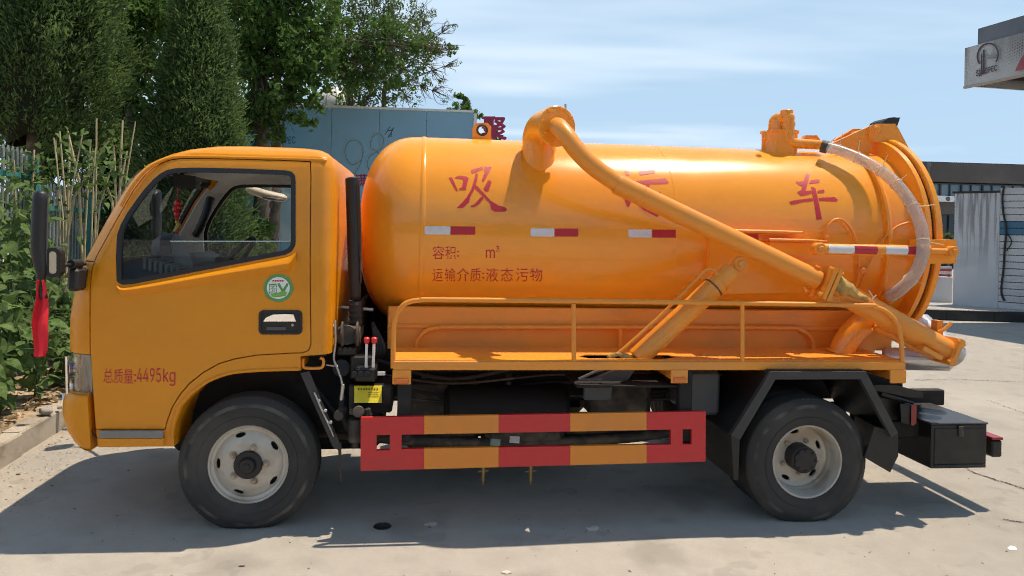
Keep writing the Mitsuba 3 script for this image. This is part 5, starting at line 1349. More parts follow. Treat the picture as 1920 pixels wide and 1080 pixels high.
for k, (x, y, r, lab) in enumerate(((150, 756, .045, 'brown stone on the soil by the kerb, in front of the bean stems'), (118, 762, .035, 'small pale stone on the soil left of the bumper'), (86, 770, .05, 'rounded grey stone on the soil below the red ribbon'))):
    p = G(x, y, .21)
    m = trimesh.creation.icosphere(2, r)
    m.vertices *= [1.2, 1, .65]
    m.vertices += .5 * r * (meshkit.noise(m.vertices / r * 1.5 + k * 9)[:, None] - .5)
    m.apply_translation(p)
    add('stone', m, pbr(f'stone_{k}', ((.30, .19, .11), (.50, .46, .40), (.30, .28, .25))[k], .9), 30, label=lab, cat='stone')

# ------------------------------------------------------------------ fence
FENCE = pbr('fence_white', dusty((.20, .235, .23), (.12, .14, .14), 4, .7), .6)
TEAL = pbr('fence_teal', (.04, .22, .22), .5)


def fpos(t):
    c = EYE + D0 * (8.5 + 1.5 * t) + RT * (-5.7 - .34 * t)
    return np.array([c[0], c[1], 0])


fdir_ = (fpos(1) - fpos(0)) / np.linalg.norm(fpos(1) - fpos(0))
fnorm = np.array([fdir_[1], -fdir_[0], 0])
for lab, t0_, t1_, ztop in (('tall pale paling fence with teal rails behind the bean plants at the left edge', -2.2, .42, 2.53), ('lower pale paling fence behind the side mirror of the truck', .46, 3.6, 2.17)):
    fk = thing('paling_fence', lab, 'fence')
    L_ = np.linalg.norm(fpos(t1_) - fpos(t0_))
    n = int(L_ / .125)
    o_ = fpos(t0_)
    ax = [fdir_, fnorm, [0, 0, 1]]
    for m_ in range(n + 1):
        p = o_ + fdir_ * L_ * m_ / n
        z0 = float(height(p[0], p[1])) + .2
        add(f'{fk}__paling', hull([p + fdir_ * a * .026 + fnorm * (b * .009 - .02) + [0, 0, z] for a in (-1, 1) for b in (-1, 1) for z in (z0, ztop)] + [p + fnorm * (b * .009 - .02) + [0, 0, ztop + .05] for b in (-1, 1)]), FENCE, False)
    for z in (.6, ztop - .28):
        a_, b_ = o_ + [0, 0, z], o_ + fdir_ * L_ + [0, 0, z]
        add(f'{fk}__rail', hull([p + fnorm * c + [0, 0, e] for p in (a_, b_) for c in (.0, .035) for e in (-.03, .03)]), TEAL, False)
    for s in np.arange(0, L_ + .1, 2.0):
        p = o_ + fdir_ * s
        add(f'{fk}__post', hull([p + fdir_ * a + fnorm * b + [0, 0, z] for a in (-.04, .04) for b in (.04, .12) for z in (.2, ztop - .03)]), TEAL, False)


# ------------------------------------------------------------------ plants
def leaf_colour(a, b, c):
    def fn(p, n, uv):
        k = fbm(p.x * 3.1, p.y * 3.1, p.z * 3.1, 3)
        g = cell_rand(p.x * 23, p.y * 23, p.z * 23)
        return mix(mix(a, b, smoothstep(.3, .7, k)), c, g * .35)
    return fn


leafmat('bean_leaf', leaf_colour((.06, .12, .032), (.12, .20, .06), (.30, .38, .20)), .6, .32)
leafmat('conifer_leaf', leaf_colour((.07, .13, .05), (.125, .20, .068), (.22, .29, .11)), .85, .6)
leafmat('tree_leaf', leaf_colour((.07, .145, .038), (.12, .21, .056), (.19, .29, .085)), .9, .38)
leafmat('willow_leaf', leaf_colour((.08, .13, .035), (.13, .18, .05), (.17, .22, .07)), .8, .5)
BARK = pbr('bark', dusty((.10, .08, .06), (.20, .17, .13), 9, .8), .9)
BAMBOO = pbr('bamboo', dusty((.50, .40, .22), (.34, .26, .14), 9, .8), .6)
STEM = pbr('green_stem', (.10, .16, .05), .6)


def bean_leaf_mesh():
    """A broad heart-shaped leaf about 1 m long, tip towards +x, gently folded."""
    o = np.array([(0, 0), (-.12, .20), (.0, .38), (.22, .44), (.48, .34), (.72, .17), (1.0, 0), (.72, -.17), (.48, -.34), (.22, -.44), (.0, -.38), (-.12, -.20)])
    mid = np.array([(.25, 0), (.55, 0)])
    v2 = np.vstack([o, mid])
    z = .22 * np.abs(v2[:, 1]) - .25 * (v2[:, 0] - .3) ** 2
    f = []
    for k in range(12):
        a, b = k, (k + 1) % 12
        m = 12 if max(o[a][0], o[b][0]) < .5 else 13
        f.append([a, m, b])
    f += [[12, 13, 4], [12, 8, 13]]
    return np.column_stack([v2, z]), np.array(f)


BV, BF = bean_leaf_mesh()
BLEAF = mikit.ply((BV, BF), 'bean_leaf', True)


def frame(d, n):
    d = d / np.linalg.norm(d)
    n = n - d * (n @ d)
    n /= np.linalg.norm(n)
    return np.column_stack([d, np.cross(n, d), n])


def leaves_mesh(items):
    V_, F_ = [], []
    for k, (c, M, s) in enumerate(items):
        V_.append((BV * s) @ M.T + c)
        F_.append(BF + k * len(BV))
    return trimesh.Trimesh(np.vstack(V_), np.vstack(F_), process=False)


pr_ = np.random.default_rng(11)


def bean_plant(x, y, h, spread, n, size, nbig, lab, lean=(0, 0)):
    k = thing('bean_plant', lab, 'plant', group='bean plants: ' + lab[23:])
    base = np.array([x, y, SZ(x, y) - .02])
    stems, items = [], []
    for s in range(4):
        top = base + [lean[0] + pr_.normal(0, spread * .5), lean[1] + pr_.normal(0, spread * .5), h * pr_.uniform(.75, 1.0)]
        mid = base + (top - base) * .5 + pr_.normal(0, .06, 3)
        path = smooth_path([base + [pr_.normal(0, .05), pr_.normal(0, .05), 0], mid, top], 8)
        stems.append(tube(path, np.linspace(.009, .003, len(path)), 5))
        for _ in range(n // 4):
            t = pr_.uniform(.08, 1.0) ** .8
            c = path[min(int(t * (len(path) - 1)), len(path) - 1)]
            a = pr_.uniform(0, 2 * PI)
            out = np.array([math.cos(a), math.sin(a), 0])
            pt = c + out * abs(pr_.normal(0, spread)) + [0, 0, pr_.uniform(-.05, .08)]
            d = out * .8 + pr_.normal(0, .35, 3) - [0, 0, .55]
            nn = np.array([pr_.normal(0, .4), pr_.normal(0, .4) - .25, 1.0])
            sz = size * pr_.uniform(.6, 1.25)
            items.append((pt, frame(d, nn), sz))
            if pr_.random() < .5:
                stems.append(tube([c, (c + pt) / 2 + [0, 0, .02], pt], .0022, 4, False))
    add(f'{k}__stem', trimesh.util.concatenate(stems), STEM, True)
    big = sorted(items, key=lambda q: -q[2] - .15 * (q[0][0] - q[0][1]))
    for c, M, s in big[:nbig]:
        mm = np.eye(4)
        mm[:3, :3] = M * s
        mm[:3, 3] = c
        nk, q = f'{k}__leaf', 1
        while nk in scene:
            nk = f'{k}__leaf_{q:03d}'
            q += 1
        scene[nk] = {**BLEAF, 'to_world': T(mm.tolist())}
    if big[nbig:]:
        add(f'{k}__foliage', leaves_mesh(big[nbig:]), 'bean_leaf', True, kind='stuff')


spots = []
for y in np.arange(.3, 11.5, .46):
    for row, off in enumerate((.42, .85, 1.3)):
        if row == 2 and y > 6:
            continue
        spots.append((KX(y) - off + pr_.normal(0, .07), y + pr_.normal(0, .1) + .15 * row, row))
for n_, (x, y, row) in enumerate(spots):
    px_ = project([x, y, 1.0])[0]
    if px_ > 430 or px_ < -170:
        continue
    left = px_ < 75
    h_ = pr_.uniform(1.5, 2.1) if left else pr_.uniform(.9, 1.45)
    if row == 0:
        h_ *= .62
    if row == 2 and left:
        h_ *= 1.1
    sz = .145 if px_ < 60 else .10
    near = row == 0 or (row == 1 and px_ < 120)
    bean_plant(x, y, h_, .17, 112 if left else 112, sz, 22 if near and px_ > -60 else 0,
               'leafy green bean plant at the left edge, beside the tall fence' if px_ < 60 else 'leafy green bean plant below the bamboo stakes, in front of the cab' if px_ < 235 else 'leafy green bean plant of the bed behind the cab')
# bamboo stakes
stakes = [(100.7, 258, 118, 406), (112, 246, 123, 382), (127, 246, 148, 338), (157, 240, 133, 364), (170, 262, 160, 430), (206, 259, 139, 370), (179, 278, 175, 341), (181, 222, 180, 350), (213, 272, 217, 367), (254, 228, 237, 330), (238, 284, 225, 350), (187, 311, 210, 376), (212, 305, 187, 385), (230, 226, 227, 285), (64, 281, 60, 367), (104, 262, 112, 390), (26, 300, 31, 420), (131, 262, 128, 360)]
for n_, (xa, ya, xb, yb) in enumerate(stakes):
    d_ = 8.3 + .9 * ((n_ * 37) % 10) / 10
    a_, b_ = PD(xa, ya, d_), PD(xb, yb, d_ - .1)
    dr_ = (b_ - a_) / abs(b_[2] - a_[2])
    foot = b_ + np.array([dr_[0] * .25, dr_[1] * .25, -1]) * (b_[2] - .3)
    rr = .0085 + .003 * ((n_ * 7) % 3)
    lab = {5: 'long pale bamboo stake leaning far to the right across the others', 9: 'tall bamboo stake nearest the cab roof, reaching highest', 14: 'bamboo stake standing alone near the left fence'}.get(n_, 'pale bamboo stake rising from the bean plants')
    add('bamboo_stake', tube([a_, b_, foot], [rr * .75, rr, rr], 7), BAMBOO, True, label=lab, cat='stake', group='bamboo stakes in the bed' if n_ not in (5, 9, 14) else None)
# vines on the stakes
vi = []
for n_ in (0, 2, 4, 6, 8, 12, 3, 5, 14, 16, 14, 16, 10, 11):
    xa, ya, xb, yb = stakes[n_]
    d_ = 8.3 + .9 * ((n_ * 37) % 10) / 10
    for _ in range(26):
        t = pr_.uniform(0, 1)
        c = PD(xa + (xb - xa) * t, ya + (yb - ya) * t, d_ - .05) + pr_.normal(0, .06, 3)
        vi.append((c, frame(pr_.normal(0, 1, 3) - [0, 0, .5], np.array([pr_.normal(0, .5), pr_.normal(0, .5), 1])), pr_.uniform(.04, .10)))
add('climbing_vine', leaves_mesh(vi), 'bean_leaf', True, label='young vine leaves climbing up the bamboo stakes', cat='vine', kind='stuff')


# ------------------------------------------------------------------ trees
def quads(c, d, n, L, W):
    """Narrow four-cornered leaves: centres c, long directions d, normals n, lengths, widths."""
    d = d / np.linalg.norm(d, axis=1, keepdims=True)
    s = np.cross(n, d)
    s /= np.linalg.norm(s, axis=1, keepdims=True) + 1e-9
    L, W = L[:, None], W[:, None]
    v = np.stack([c - d * L * .5, c + s * W * .5 + d * L * .05, c + d * L * .5, c - s * W * .5 + d * L * .05], 1).reshape(-1, 3)
    k = np.arange(len(c))[:, None] * 4
    f = np.vstack([k + [0, 1, 2], k + [0, 2, 3]])
    return trimesh.Trimesh(v, f, process=False)


def conifer(key, lab, base, H, R, z0, seed, n_clump=1500, per=46, top=.06, size=1.0):
    g = np.random.default_rng(seed)
    k = thing(key, lab, 'tree')
    t = g.uniform(0, 1, n_clump) ** .85
    a = g.uniform(0, 2 * PI, n_clump)
    prof = np.interp(t, [0, .05, .15, .45, .75, .93, 1], [.55, .86, 1.0, .88, .55, .22, top])
    lob = 1 + .55 * (meshkit.fbm(np.stack([np.cos(a) * 2.2 + seed, np.sin(a) * 2.2, t * H * 1.0], -1), 3) - .5) * 2
    rr = prof * R * lob * g.uniform(.55, 1.12, n_clump) ** .6
    cc = np.stack([np.cos(a) * rr, np.sin(a) * rr, z0 + t * (H - z0)], -1) + base
    out = np.stack([np.cos(a), np.sin(a), np.full(n_clump, .55)], -1)
    C_ = np.repeat(cc, per, 0) + g.normal(0, 1, (n_clump * per, 3)) * np.array([.085, .085, .15]) * size
    D_ = np.repeat(out, per, 0) + g.normal(0, .55, (n_clump * per, 3)) + [0, 0, .25]
    N_ = g.normal(0, 1, (n_clump * per, 3))
    m = quads(C_, D_, N_, g.uniform(.05, .13, n_clump * per) * size, g.uniform(.014, .03, n_clump * per) * size)
    add(f'{k}__crown', m, 'conifer_leaf', False)
    # the dense inside of the crown
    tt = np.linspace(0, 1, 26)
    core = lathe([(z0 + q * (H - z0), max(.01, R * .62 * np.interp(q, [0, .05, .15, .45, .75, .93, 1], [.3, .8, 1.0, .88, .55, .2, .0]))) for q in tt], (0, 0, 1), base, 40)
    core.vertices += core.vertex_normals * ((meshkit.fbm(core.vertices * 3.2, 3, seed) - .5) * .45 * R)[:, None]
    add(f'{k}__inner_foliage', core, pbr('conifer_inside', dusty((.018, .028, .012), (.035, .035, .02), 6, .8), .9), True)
    add(f'{k}__trunk', tube([base, base + [0.03, 0, H * .4], base + [0, 0, H * .85]], [.13, .09, .03], 10), BARK, True)


def at_ground(px, depth):
    p = EYE + D0 * depth + RT * ((px - 960) / F * depth)
    return np.array([p[0], p[1], float(height(p[0], p[1]))])


conifer('juniper_tree', 'huge dark juniper filling the upper left corner', at_ground(58, 10.6), 9.4, 1.12, 2.85, 21, 1500, 110)
conifer('arborvitae_tree', 'dark cone shaped evergreen rising behind the cab roof', at_ground(364, 11.4), 5.55, .71, .8, 33, 850, 110)
conifer('juniper_tree', 'smaller juniper half hidden in the shade behind the stakes', at_ground(205, 12.6), 3.2, .5, 1.0, 37, 300, 80)


def leafy_tree(key, lab, trunk_px, depth, clumps, seed, mat, leaf=(.07, .13), ratio=.55, dens=1.0, droop=.5, trunk_r=.14, fork=None, twigs=0):
    """A trunk that forks to the leaf clumps: clumps are (px, py, radius px, depth offset)."""
    g = np.random.default_rng(seed)
    k = thing(key, lab, 'tree')
    base = at_ground(trunk_px, depth)
    fork_p = PD(*(fork or (trunk_px, 200)), depth)
    add(f'{k}__trunk', tube(smooth_path([base, base * .5 + fork_p * .5 + [.08, 0, 0], fork_p], 6), np.linspace(trunk_r, trunk_r * .6, 13), 10), BARK, True)
    Ls, limbs = [], []
    for n_, (x, y, r, dd) in enumerate(clumps):
        c = PD(x, y, depth + dd)
        R_ = r / F * (depth + dd)
        m_ = fork_p * .45 + c * .55 + np.array([0, 0, .25 + .1 * g.normal()]) + g.normal(0, .12, 3)
        limb = smooth_path([fork_p + g.normal(0, .04, 3), m_, c], 7)
        limbs.append(tube(limb, np.linspace(trunk_r * .17, .008, len(limb)), 6))
        for _ in range(3 + twigs):
            e = c + g.normal(0, 1, 3) * R_ * .75
            limbs.append(tube(smooth_path([limb[-4], (limb[-4] + e) / 2 + g.normal(0, .08, 3), e], 4), np.linspace(.010, .003, 9), 4, False))
        n = int(dens * 340 * (R_ / .45) ** 2)
        # sub-clumps give gaps and tufts
        sub = c + g.normal(0, 1, (max(5, n // 26), 3)) * R_ * .52
        w = g.integers(0, len(sub), n)
        C_ = sub[w] + g.normal(0, 1, (n, 3)) * R_ * .17
        D_ = g.normal(0, .7, (n, 3)) - [0, 0, droop]
        N_ = g.normal(0, .6, (n, 3)) + [0, 0, .8]
        L_ = g.uniform(*leaf, n)
        Ls.append(quads(C_, D_, N_, L_, L_ * ratio * g.uniform(.8, 1.2, n)))
    add(f'{k}__limb', trimesh.util.concatenate(limbs), BARK, True)
    add(f'{k}__crown', trimesh.util.concatenate(Ls), mat, False)


leafy_tree('broadleaf_tree', 'green broadleaf tree showing between the two dark evergreens', 240, 14.5,
           [(225, 20, 45, 0), (262, 40, 50, .3), (290, 0, 60, .5), (240, 85, 40, 0), (232, 130, 38, 0), (262, 110, 45, .6), (218, 170, 35, 0), (248, 170, 40, .3), (236, 215, 40, .2), (262, 225, 35, .5), (300, 60, 60, 1.4), (330, 20, 60, 1.5), (200, 120, 50, 1.2), (205, 230, 50, 1.0), (225, -40, 70, .5), (5, 130, 30, -1.5)],
           41, 'tree_leaf', (.09, .17), .62, 1.5, .5, .16, (245, 200))
leafy_tree('broadleaf_tree', 'dense dark tree hanging over the left end of the blue hoarding', 478, 13.5,
           [(460, 30, 50, .3), (500, 30, 55, 0), (545, 20, 50, .2), (470, 90, 45, 0), (510, 95, 50, 0), (555, 80, 45, -.2), (590, 60, 40, 0), (480, 150, 45, .1), (525, 150, 45, -.2), (560, 140, 38, -.3), (470, 205, 40, 0), (505, 205, 38, -.2), (540, 190, 36, -.3), (570, 180, 30, -.3), (480, 250, 38, .2), (512, 245, 26, -.3), (560, 225, 22, -.3), (585, 120, 35, -.2), (450, 140, 40, .8), (430, 60, 55, 1.3), (420, 0, 60, 1.0), (500, -40, 80, 0), (560, -30, 60, 0), (455, 240, 35, .8), (620, 45, 32, .1), (610, 100, 28, .1)],
           43, 'tree_leaf', (.08, .15), .58, 1.8, .6, .17, (490, 130))
leafy_tree('airy_tree', 'airy spreading tree with thin bare twigs above the blue hoarding', 655, 17.5,
           [(640, 25, 42, 0), (690, 20, 40, .2), (735, 30, 36, 0), (650, 75, 40, .3), (700, 70, 40, 0), (745, 55, 34, .2), (775, 70, 30, 0), (720, 100, 36, .1), (770, 100, 30, .2), (805, 88, 20, 0), (830, 92, 14, 0), (850, 92, 8, 0), (640, 125, 40, .2), (690, 130, 38, .1), (735, 135, 32, 0), (660, 170, 36, .2), (705, 172, 34, 0), (745, 172, 26, .2), (690, 195, 24, .1), (780, 140, 14, 0), (600, 10, 40, .4), (610, 80, 36, .4), (650, -30, 50, 0), (720, -25, 45, 0)],
           47, 'willow_leaf', (.06, .12), .42, 1.5, .4, .13, (655, 165), 5)
leafy_tree('airy_tree', 'sparse outer branches reaching right over the hoarding into the sky', 700, 18.6,
           [(800, 40, 26, 0), (740, 5, 34, 0), (775, 30, 28, 0), (700, -5, 40, 0), (815, 70, 18, 0), (815, 120, 18, 0), (830, 150, 16, 0), (850, 120, 12, 0), (800, 170, 20, 0), (835, 180, 14, 0), (770, 195, 20, 0), (845, 50, 14, 0), (780, 20, 24, 0), (770, 165, 22, 0)],
           48, 'willow_leaf', (.05, .09), .42, .95, .2, .09, (720, 170), 9)
leafy_tree('bough_tree', 'dark leafy tree whose drooping bough spreads above the hoarding', 505, 15.2,
           [(575, 60, 34, 0), (600, 95, 34, 0), (630, 90, 34, .1), (660, 85, 34, 0), (690, 80, 32, .1), (720, 62, 34, 0), (745, 75, 30, .1), (775, 85, 26, 0), (800, 85, 22, .1), (822, 92, 15, 0), (840, 93, 11, 0), (853, 93, 6, 0),
            (600, 125, 32, .2), (630, 125, 34, 0), (665, 120, 34, .2), (700, 115, 34, 0), (735, 110, 30, .2), (765, 108, 24, 0), (650, 150, 32, .2), (685, 150, 32, .1), (720, 145, 30, 0), (750, 150, 22, .2)],
           53, 'tree_leaf', (.06, .11), .55, 1.7, .6, .12, (520, 130), 1)
leafy_tree('distant_tree', 'small round green treetop just past the right end of the hoarding', 866, 30,
           [(862, 190, 16, 0), (858, 205, 15, 0), (880, 205, 14, 0), (895, 215, 10, 0), (850, 215, 14, 0), (930, 255, 10, 0), (918, 258, 9, 0)], 49, 'tree_leaf', (.14, .25), .6, .75, .3, .12, (872, 230), 2)
# shrubs in the shade that close the view through the cab
for n_, (x, d_, h_, w_, lab) in enumerate(((150, 12.0, 3.0, 60, 'dark shrub in the shade behind the stakes'), (285, 12.2, 3.3, 70, 'dark shrub seen over the cab windscreen'), (400, 13.0, 3.2, 75, 'dark shrub seen through the cab side window'), (440, 13.4, 2.6, 32, 'dark shrub beside the hoarding, seen through the cab'), (80, 13.4, 3.7, 60, 'dark shrub between the juniper trunk and the stakes'), (330, 14.0, 3.9, 80, 'taller dark shrub behind the cone shaped evergreen'), (40, 12.8, 3.6, 90, 'dark shrub behind the tall fence at the left edge'))):
    yb = 495
    ztop = h_
    cl = []
    g = np.random.default_rng(60 + n_)
    for q in range(16):
        zz_ = g.uniform(.4, ztop)
        cl.append((x + g.normal(0, w_ * .5), 420 - (zz_ - 1.71) / d_ * F, 34, g.normal(0, .25)))
    leafy_tree('shrub', lab, x, d_, cl, 70 + n_, 'tree_leaf', (.08, .14), .55, 1.7, .5, .06, (x, 470))

# ------------------------------------------------------------------ hoarding, sign, dome
def wall_pt(px, py, dl=16.0, dr_=16.3, xl_=600, xr_=888):
    """A point of the hoarding's plane seen at (px, py)."""
    a = EYE + D0 * dl + RT * ((xl_ - 960) / F * dl)
    b = EYE + D0 * dr_ + RT * ((xr_ - 960) / F * dr_)
    n = np.cross(b - a, [0, 0, 1])
    r = ray(px, py)
    return EYE + r * ((a - EYE) @ n) / (r @ n), n / np.linalg.norm(n)


hw = thing('hoarding', 'long blue advertising hoarding with a white top edge behind the truck', 'hoarding')
A_, nh = wall_pt(440, 198)
B_, _ = wall_pt(888, 213)
zt_ = .5 * (wall_pt(602, 199)[0][2] + B_[2])
if nh @ (EYE - A_) < 0:
    nh = -nh


def hoard_blue(p, n, uv):
    k = fbm(p.x * .5, p.y * .5, p.z * .8, 3)
    t = smoothstep(-3.4, -.6, p.x)
    return mix(mix((.06, .30, .50), (.10, .37, .56), k), (.28, .43, .54), t * .7)


pbr('hoarding_blue', hoard_blue, .45)
# panels, each a sheet of its own with a fine joint
edges = np.linspace(0, 1, 6)
for s0, s1 in zip(edges[:-1], edges[1:]):
    a_, b_ = A_ + (B_ - A_) * (s0 + .0008), A_ + (B_ - A_) * (s1 - .0008)
    a_[2] = b_[2] = 0
    add(f'{hw}__panel', hull([q + nh * o + [0, 0, z] for q in (a_, b_) for o in (0, -.06) for z in (.02, zt_)]), 'hoarding_blue', False)
add(f'{hw}__backing', hull([np.array([q[0], q[1], z]) + nh * o for q in (A_, B_) for o in (-.063, -.11) for z in (.02, zt_ - .01)]), 'joint_filler', False)
a_, b_ = A_.copy(), B_.copy()
a_[2] = b_[2] = zt_
add(f'{hw}__top_cap', hull([q + nh * o + [0, 0, z] for q in (a_, b_) for o in (.03, -.09) for z in (0.0, .045)]), WHITE, False)
add(f'{hw}__end_post', hull([b_ + nh * o + (B_ - A_) / np.linalg.norm(B_ - A_) * e + [0, 0, z] for o in (.03, -.09) for e in (0.003, .07) for z in (-zt_ + .02, -.02)]), WHITE, False)


def decal_wall(shape, key, mat, off=.004, label=None):
    s = sheet(shape)
    v = np.array([wall_pt(x, y)[0] + nh * off for x, y in s.vertices[:, :2]])
    s = trimesh.Trimesh(v, s.faces, process=False)
    if (s.face_normals @ nh).mean() < 0:
        s.invert()
    add(key, s, mat, False, label)


PALE = pbr('print_pale', (.22, .37, .44), .5)
INKD = pbr('print_dark', (.03, .06, .10), .5)
INKF = pbr('print_faded', (.05, .16, .25), .5)
CRIM = pbr('print_crimson', (.26, .02, .07), .5)


def outline(pts, w, closed=False):
    p = smooth_path(np.array(pts, float), 8)
    return LineString(p).buffer(w)


nine = [(676, 300), (660, 308), (650, 300), (645, 285), (650, 268), (662, 262), (674, 268), (679, 282), (676, 300), (668, 318), (655, 334), (645, 342)]
eight = [(706, 283), (694, 276), (696, 258), (706, 250), (716, 256), (716, 272), (706, 283), (692, 292), (687, 308), (694, 320), (706, 316), (712, 300), (706, 283)]
decal_wall(unary_union([outline(nine, 4.2), outline(eight, 4.2), Point(684, 302).buffer(2.4)]), f'{hw}__print', PALE, label='outlined pale numerals on the hoarding')
decal_wall(unary_union([outline([(q[0] + 1.6, q[1] + .8) for q in nine], .55), outline([(q[0] + 1.6, q[1] + .8) for q in eight], .55)]), f'{hw}__print', INKF, .007)
decal_wall(unary_union([LineString([(728, 258), (738, 240)]).buffer(.8), LineString([(726, 246), (736, 244)]).buffer(.8), LineString([(735, 242), (733, 256)]).buffer(.8), LineString([(722, 252), (731, 238)]).buffer(.7)]), f'{hw}__print', INKD)
decal_wall(unary_union([glyph('满', 664, 350, 26, 28), glyph('加', 690, 350, 25, 28)]), f'{hw}__print', CRIM, label='crimson characters on the hoarding')
decal_wall(unary_union([latin('SINOPEC', 506, 269, 48, 13), sbox(518, 247, 521, 269), sbox(523, 244, 525, 269)]), f'{hw}__print', INKD)
# poster seen through the cab window
decal_wall(Polygon([(498, 350), (556, 350), (556, 453), (498, 453)]), f'{hw}__poster', pbr('poster_white', dusty((.48, .58, .62), (.30, .46, .54), 1.5, .8), .5), .006, label='pale blue poster on the hoarding')
decal_wall(Polygon([(493, 384), (511, 378), (511, 435), (493, 438)]), f'{hw}__poster__banner', pbr('banner_red', (.38, .03, .05), .5), .010)
decal_wall(unary_union([glyph('满', 494, 402, 16, 15), glyph('加', 494, 418, 16, 15), glyph('油', 494, 434, 16, 15)]), f'{hw}__poster__print', STW, .013)
# white ribbed dome
dc = PD(626, 204, 19.5)
dm = thing('white_dome', 'white ribbed dome poking above the left part of the hoarding', 'dome')
R_ = 43 / F * 19.5
add(f'{dm}__shell', lathe([(-3.6, R_), (0, R_)] + [(R_ * .95 * math.sin(t), R_ * math.cos(t)) for t in np.linspace(.05, PI / 2, 14)], (0, 0, 1), dc, 48), WHITE, 40)
for n_ in range(14):
    a = 2 * PI * n_ / 14
    add(f'{dm}__rib', tube([dc + [R_ * 1.005 * math.cos(t) * math.cos(a), R_ * 1.005 * math.cos(t) * math.sin(a), R_ * .955 * math.sin(t)] for t in np.linspace(0, 1.45, 12)], .012, 5), pbr('rib_grey', (.25, .27, .26), .5), True)
# red rooftop character
sg = thing('rooftop_sign', 'dark red metal character sign on posts beyond the right end of the hoarding', 'sign')
dS = 27.0
gm = sheet(glyph('聚', 902, 259, 48, 50).buffer(.5))
fr = np.array([PD(x, y, dS) for x, y in gm.vertices[:, :2]])
bk = fr + D0 * .12
bnd = trimesh.grouping.group_rows(np.sort(gm.edges, axis=1), require_count=1)
sd = []
for e in gm.edges[bnd]:
    sd += [[e[0], e[0] + len(fr), e[1] + len(fr)], [e[0], e[1] + len(fr), e[1]]]
add(f'{sg}__character', trimesh.Trimesh(np.vstack([fr, bk]), np.vstack([gm.faces, gm.faces[:, ::-1] + len(fr), sd]), process=False), pbr('sign_crimson', (.30, .016, .06), .5), False)
add(f'{sg}__post', cat(*[cyl(PD(x, 254, dS + .2), PD(x, 254, dS + .2) * [1, 1, 0], .05, 10) for x in (914, 937)]), pbr('sign_post', (.10, .03, .04), .6), 30)
add(f'{sg}__crossbar', cat(*[cyl(PD(908, y, dS + .16), PD(944, y, dS + .16), .02, 8) for y in (236, 254)]), pbr('sign_post', (.10, .03, .04), .6), 30)

# ------------------------------------------------------------------ filling station canopy
cn = thing('station_canopy', 'grey filling station canopy corner with a round logo at the upper right', 'canopy')
K = EYE + D0 * 16.5 + RT * (845 / F * 16.5)
K[2] = 0
u_ = RT * .26 - D0 * .965
u_ /= np.linalg.norm(u_)
w_ = RT * .978 + D0 * .21
w_ /= np.linalg.norm(w_)
zb_, zt2 = 5.17, 5.93


def fas(px, py):
    r = ray(px, py)
    return EYE + r * ((K - EYE) @ w_) / (r @ w_)


zb_ = float(fas(1803, 163)[2])
zt2 = float(fas(1807, 91)[2])
zu = zt2 + .36


def fascia_c(p, n, uv):
    s = fbm(p.y * 2.4, p.x * 2.4, p.z * .35, 4)
    t = smoothstep(.45, .72, s) * smoothstep(zb_ + .1, zt2 + .2, p.z)
    return mix(mix((.46, .47, .47), (.36, .36, .35), s), (.14, .13, .12), t * .85)


pbr('canopy_fascia', fascia_c, .55)
pbr('canopy_dark', dusty((.10, .11, .13), (.16, .17, .19), 1.5, .6), .5)
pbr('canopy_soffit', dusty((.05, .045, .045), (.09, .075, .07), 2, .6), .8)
qb = lambda s0, s1, t0, t1, z0, z1: hull([K + u_ * s + w_ * t + [0, 0, z] for s in (s0, s1) for t in (t0, t1) for z in (z0, z1)])
for s0 in np.arange(0, 12, 1.5):
    add(f'{cn}__fascia_panel', qb(s0 + .003, s0 + 1.497, 0, .05, zb_, zt2), 'canopy_fascia', False)
for t0_ in np.arange(0, 9, 1.5):
    add(f'{cn}__fascia_panel', qb(-.05, -.003, t0_ + .003, t0_ + 1.497, zb_, zt2), 'canopy_fascia', False)
add(f'{cn}__upper_fascia', qb(.22, 12, .06, .30, zt2 - .02, zu), 'canopy_dark', False)
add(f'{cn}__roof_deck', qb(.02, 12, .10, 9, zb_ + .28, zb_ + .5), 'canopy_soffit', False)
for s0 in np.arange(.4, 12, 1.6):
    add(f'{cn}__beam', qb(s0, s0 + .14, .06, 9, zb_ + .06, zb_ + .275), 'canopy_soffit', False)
add(f'{cn}__edge_trim', qb(-.06, 12, -.012, .06, zb_ - .05, zb_ - .003), pbr('trim_tan', (.34, .28, .22), .5), False)
add(f'{cn}__column', qb(3.5, 4.0, 5.0, 5.5, 0, zb_ + .1), 'canopy_fascia', False)


def decal_fas(shape, key, mat, off=.006, label=None):
    s = sheet(shape)
    v = np.array([fas(x, y) - w_ * off for x, y in s.vertices[:, :2]])
    s = trimesh.Trimesh(v, s.faces, process=False)
    if (s.face_normals @ -w_).mean() < 0:
        s.invert()
    add(key, s, mat, False, label)


LOGO = pbr('logo_ink', (.045, .02, .03), .5)
arc = LineString([(1852.5 + 19.5 * math.cos(t), 104 + 22.5 * math.sin(t) - .12 * 19.5 * math.cos(t)) for t in np.linspace(.62, -3.75, 44)]).buffer(1.5)
from shapely import affinity as aff
txt = latin('SINOPEC', 1830, 143, 40, 10.5, True)
txt = aff.affine_transform(txt, [1, 0, -.28, 1, 0, .28 * 1830])
stems = unary_union([Polygon([(1839.5, 104), (1842, 96), (1842.5, 139), (1839.5, 140)]), Polygon([(1843.5, 94), (1846.5, 92), (1846.5, 138), (1843.5, 139)]), Polygon([(1836, 143), (1840, 132), (1841, 136), (1838, 144)])])
decal_fas(unary_union([arc, txt, stems]), f'{cn}__logo', LOGO, label='dark ring logo with lettering on the canopy')
decal_fas(Polygon([(1848, 104), (1868, 101), (1867, 107), (1848, 110)]), f'{cn}__logo', pbr('logo_grey', (.22, .23, .23), .5))
dots = []
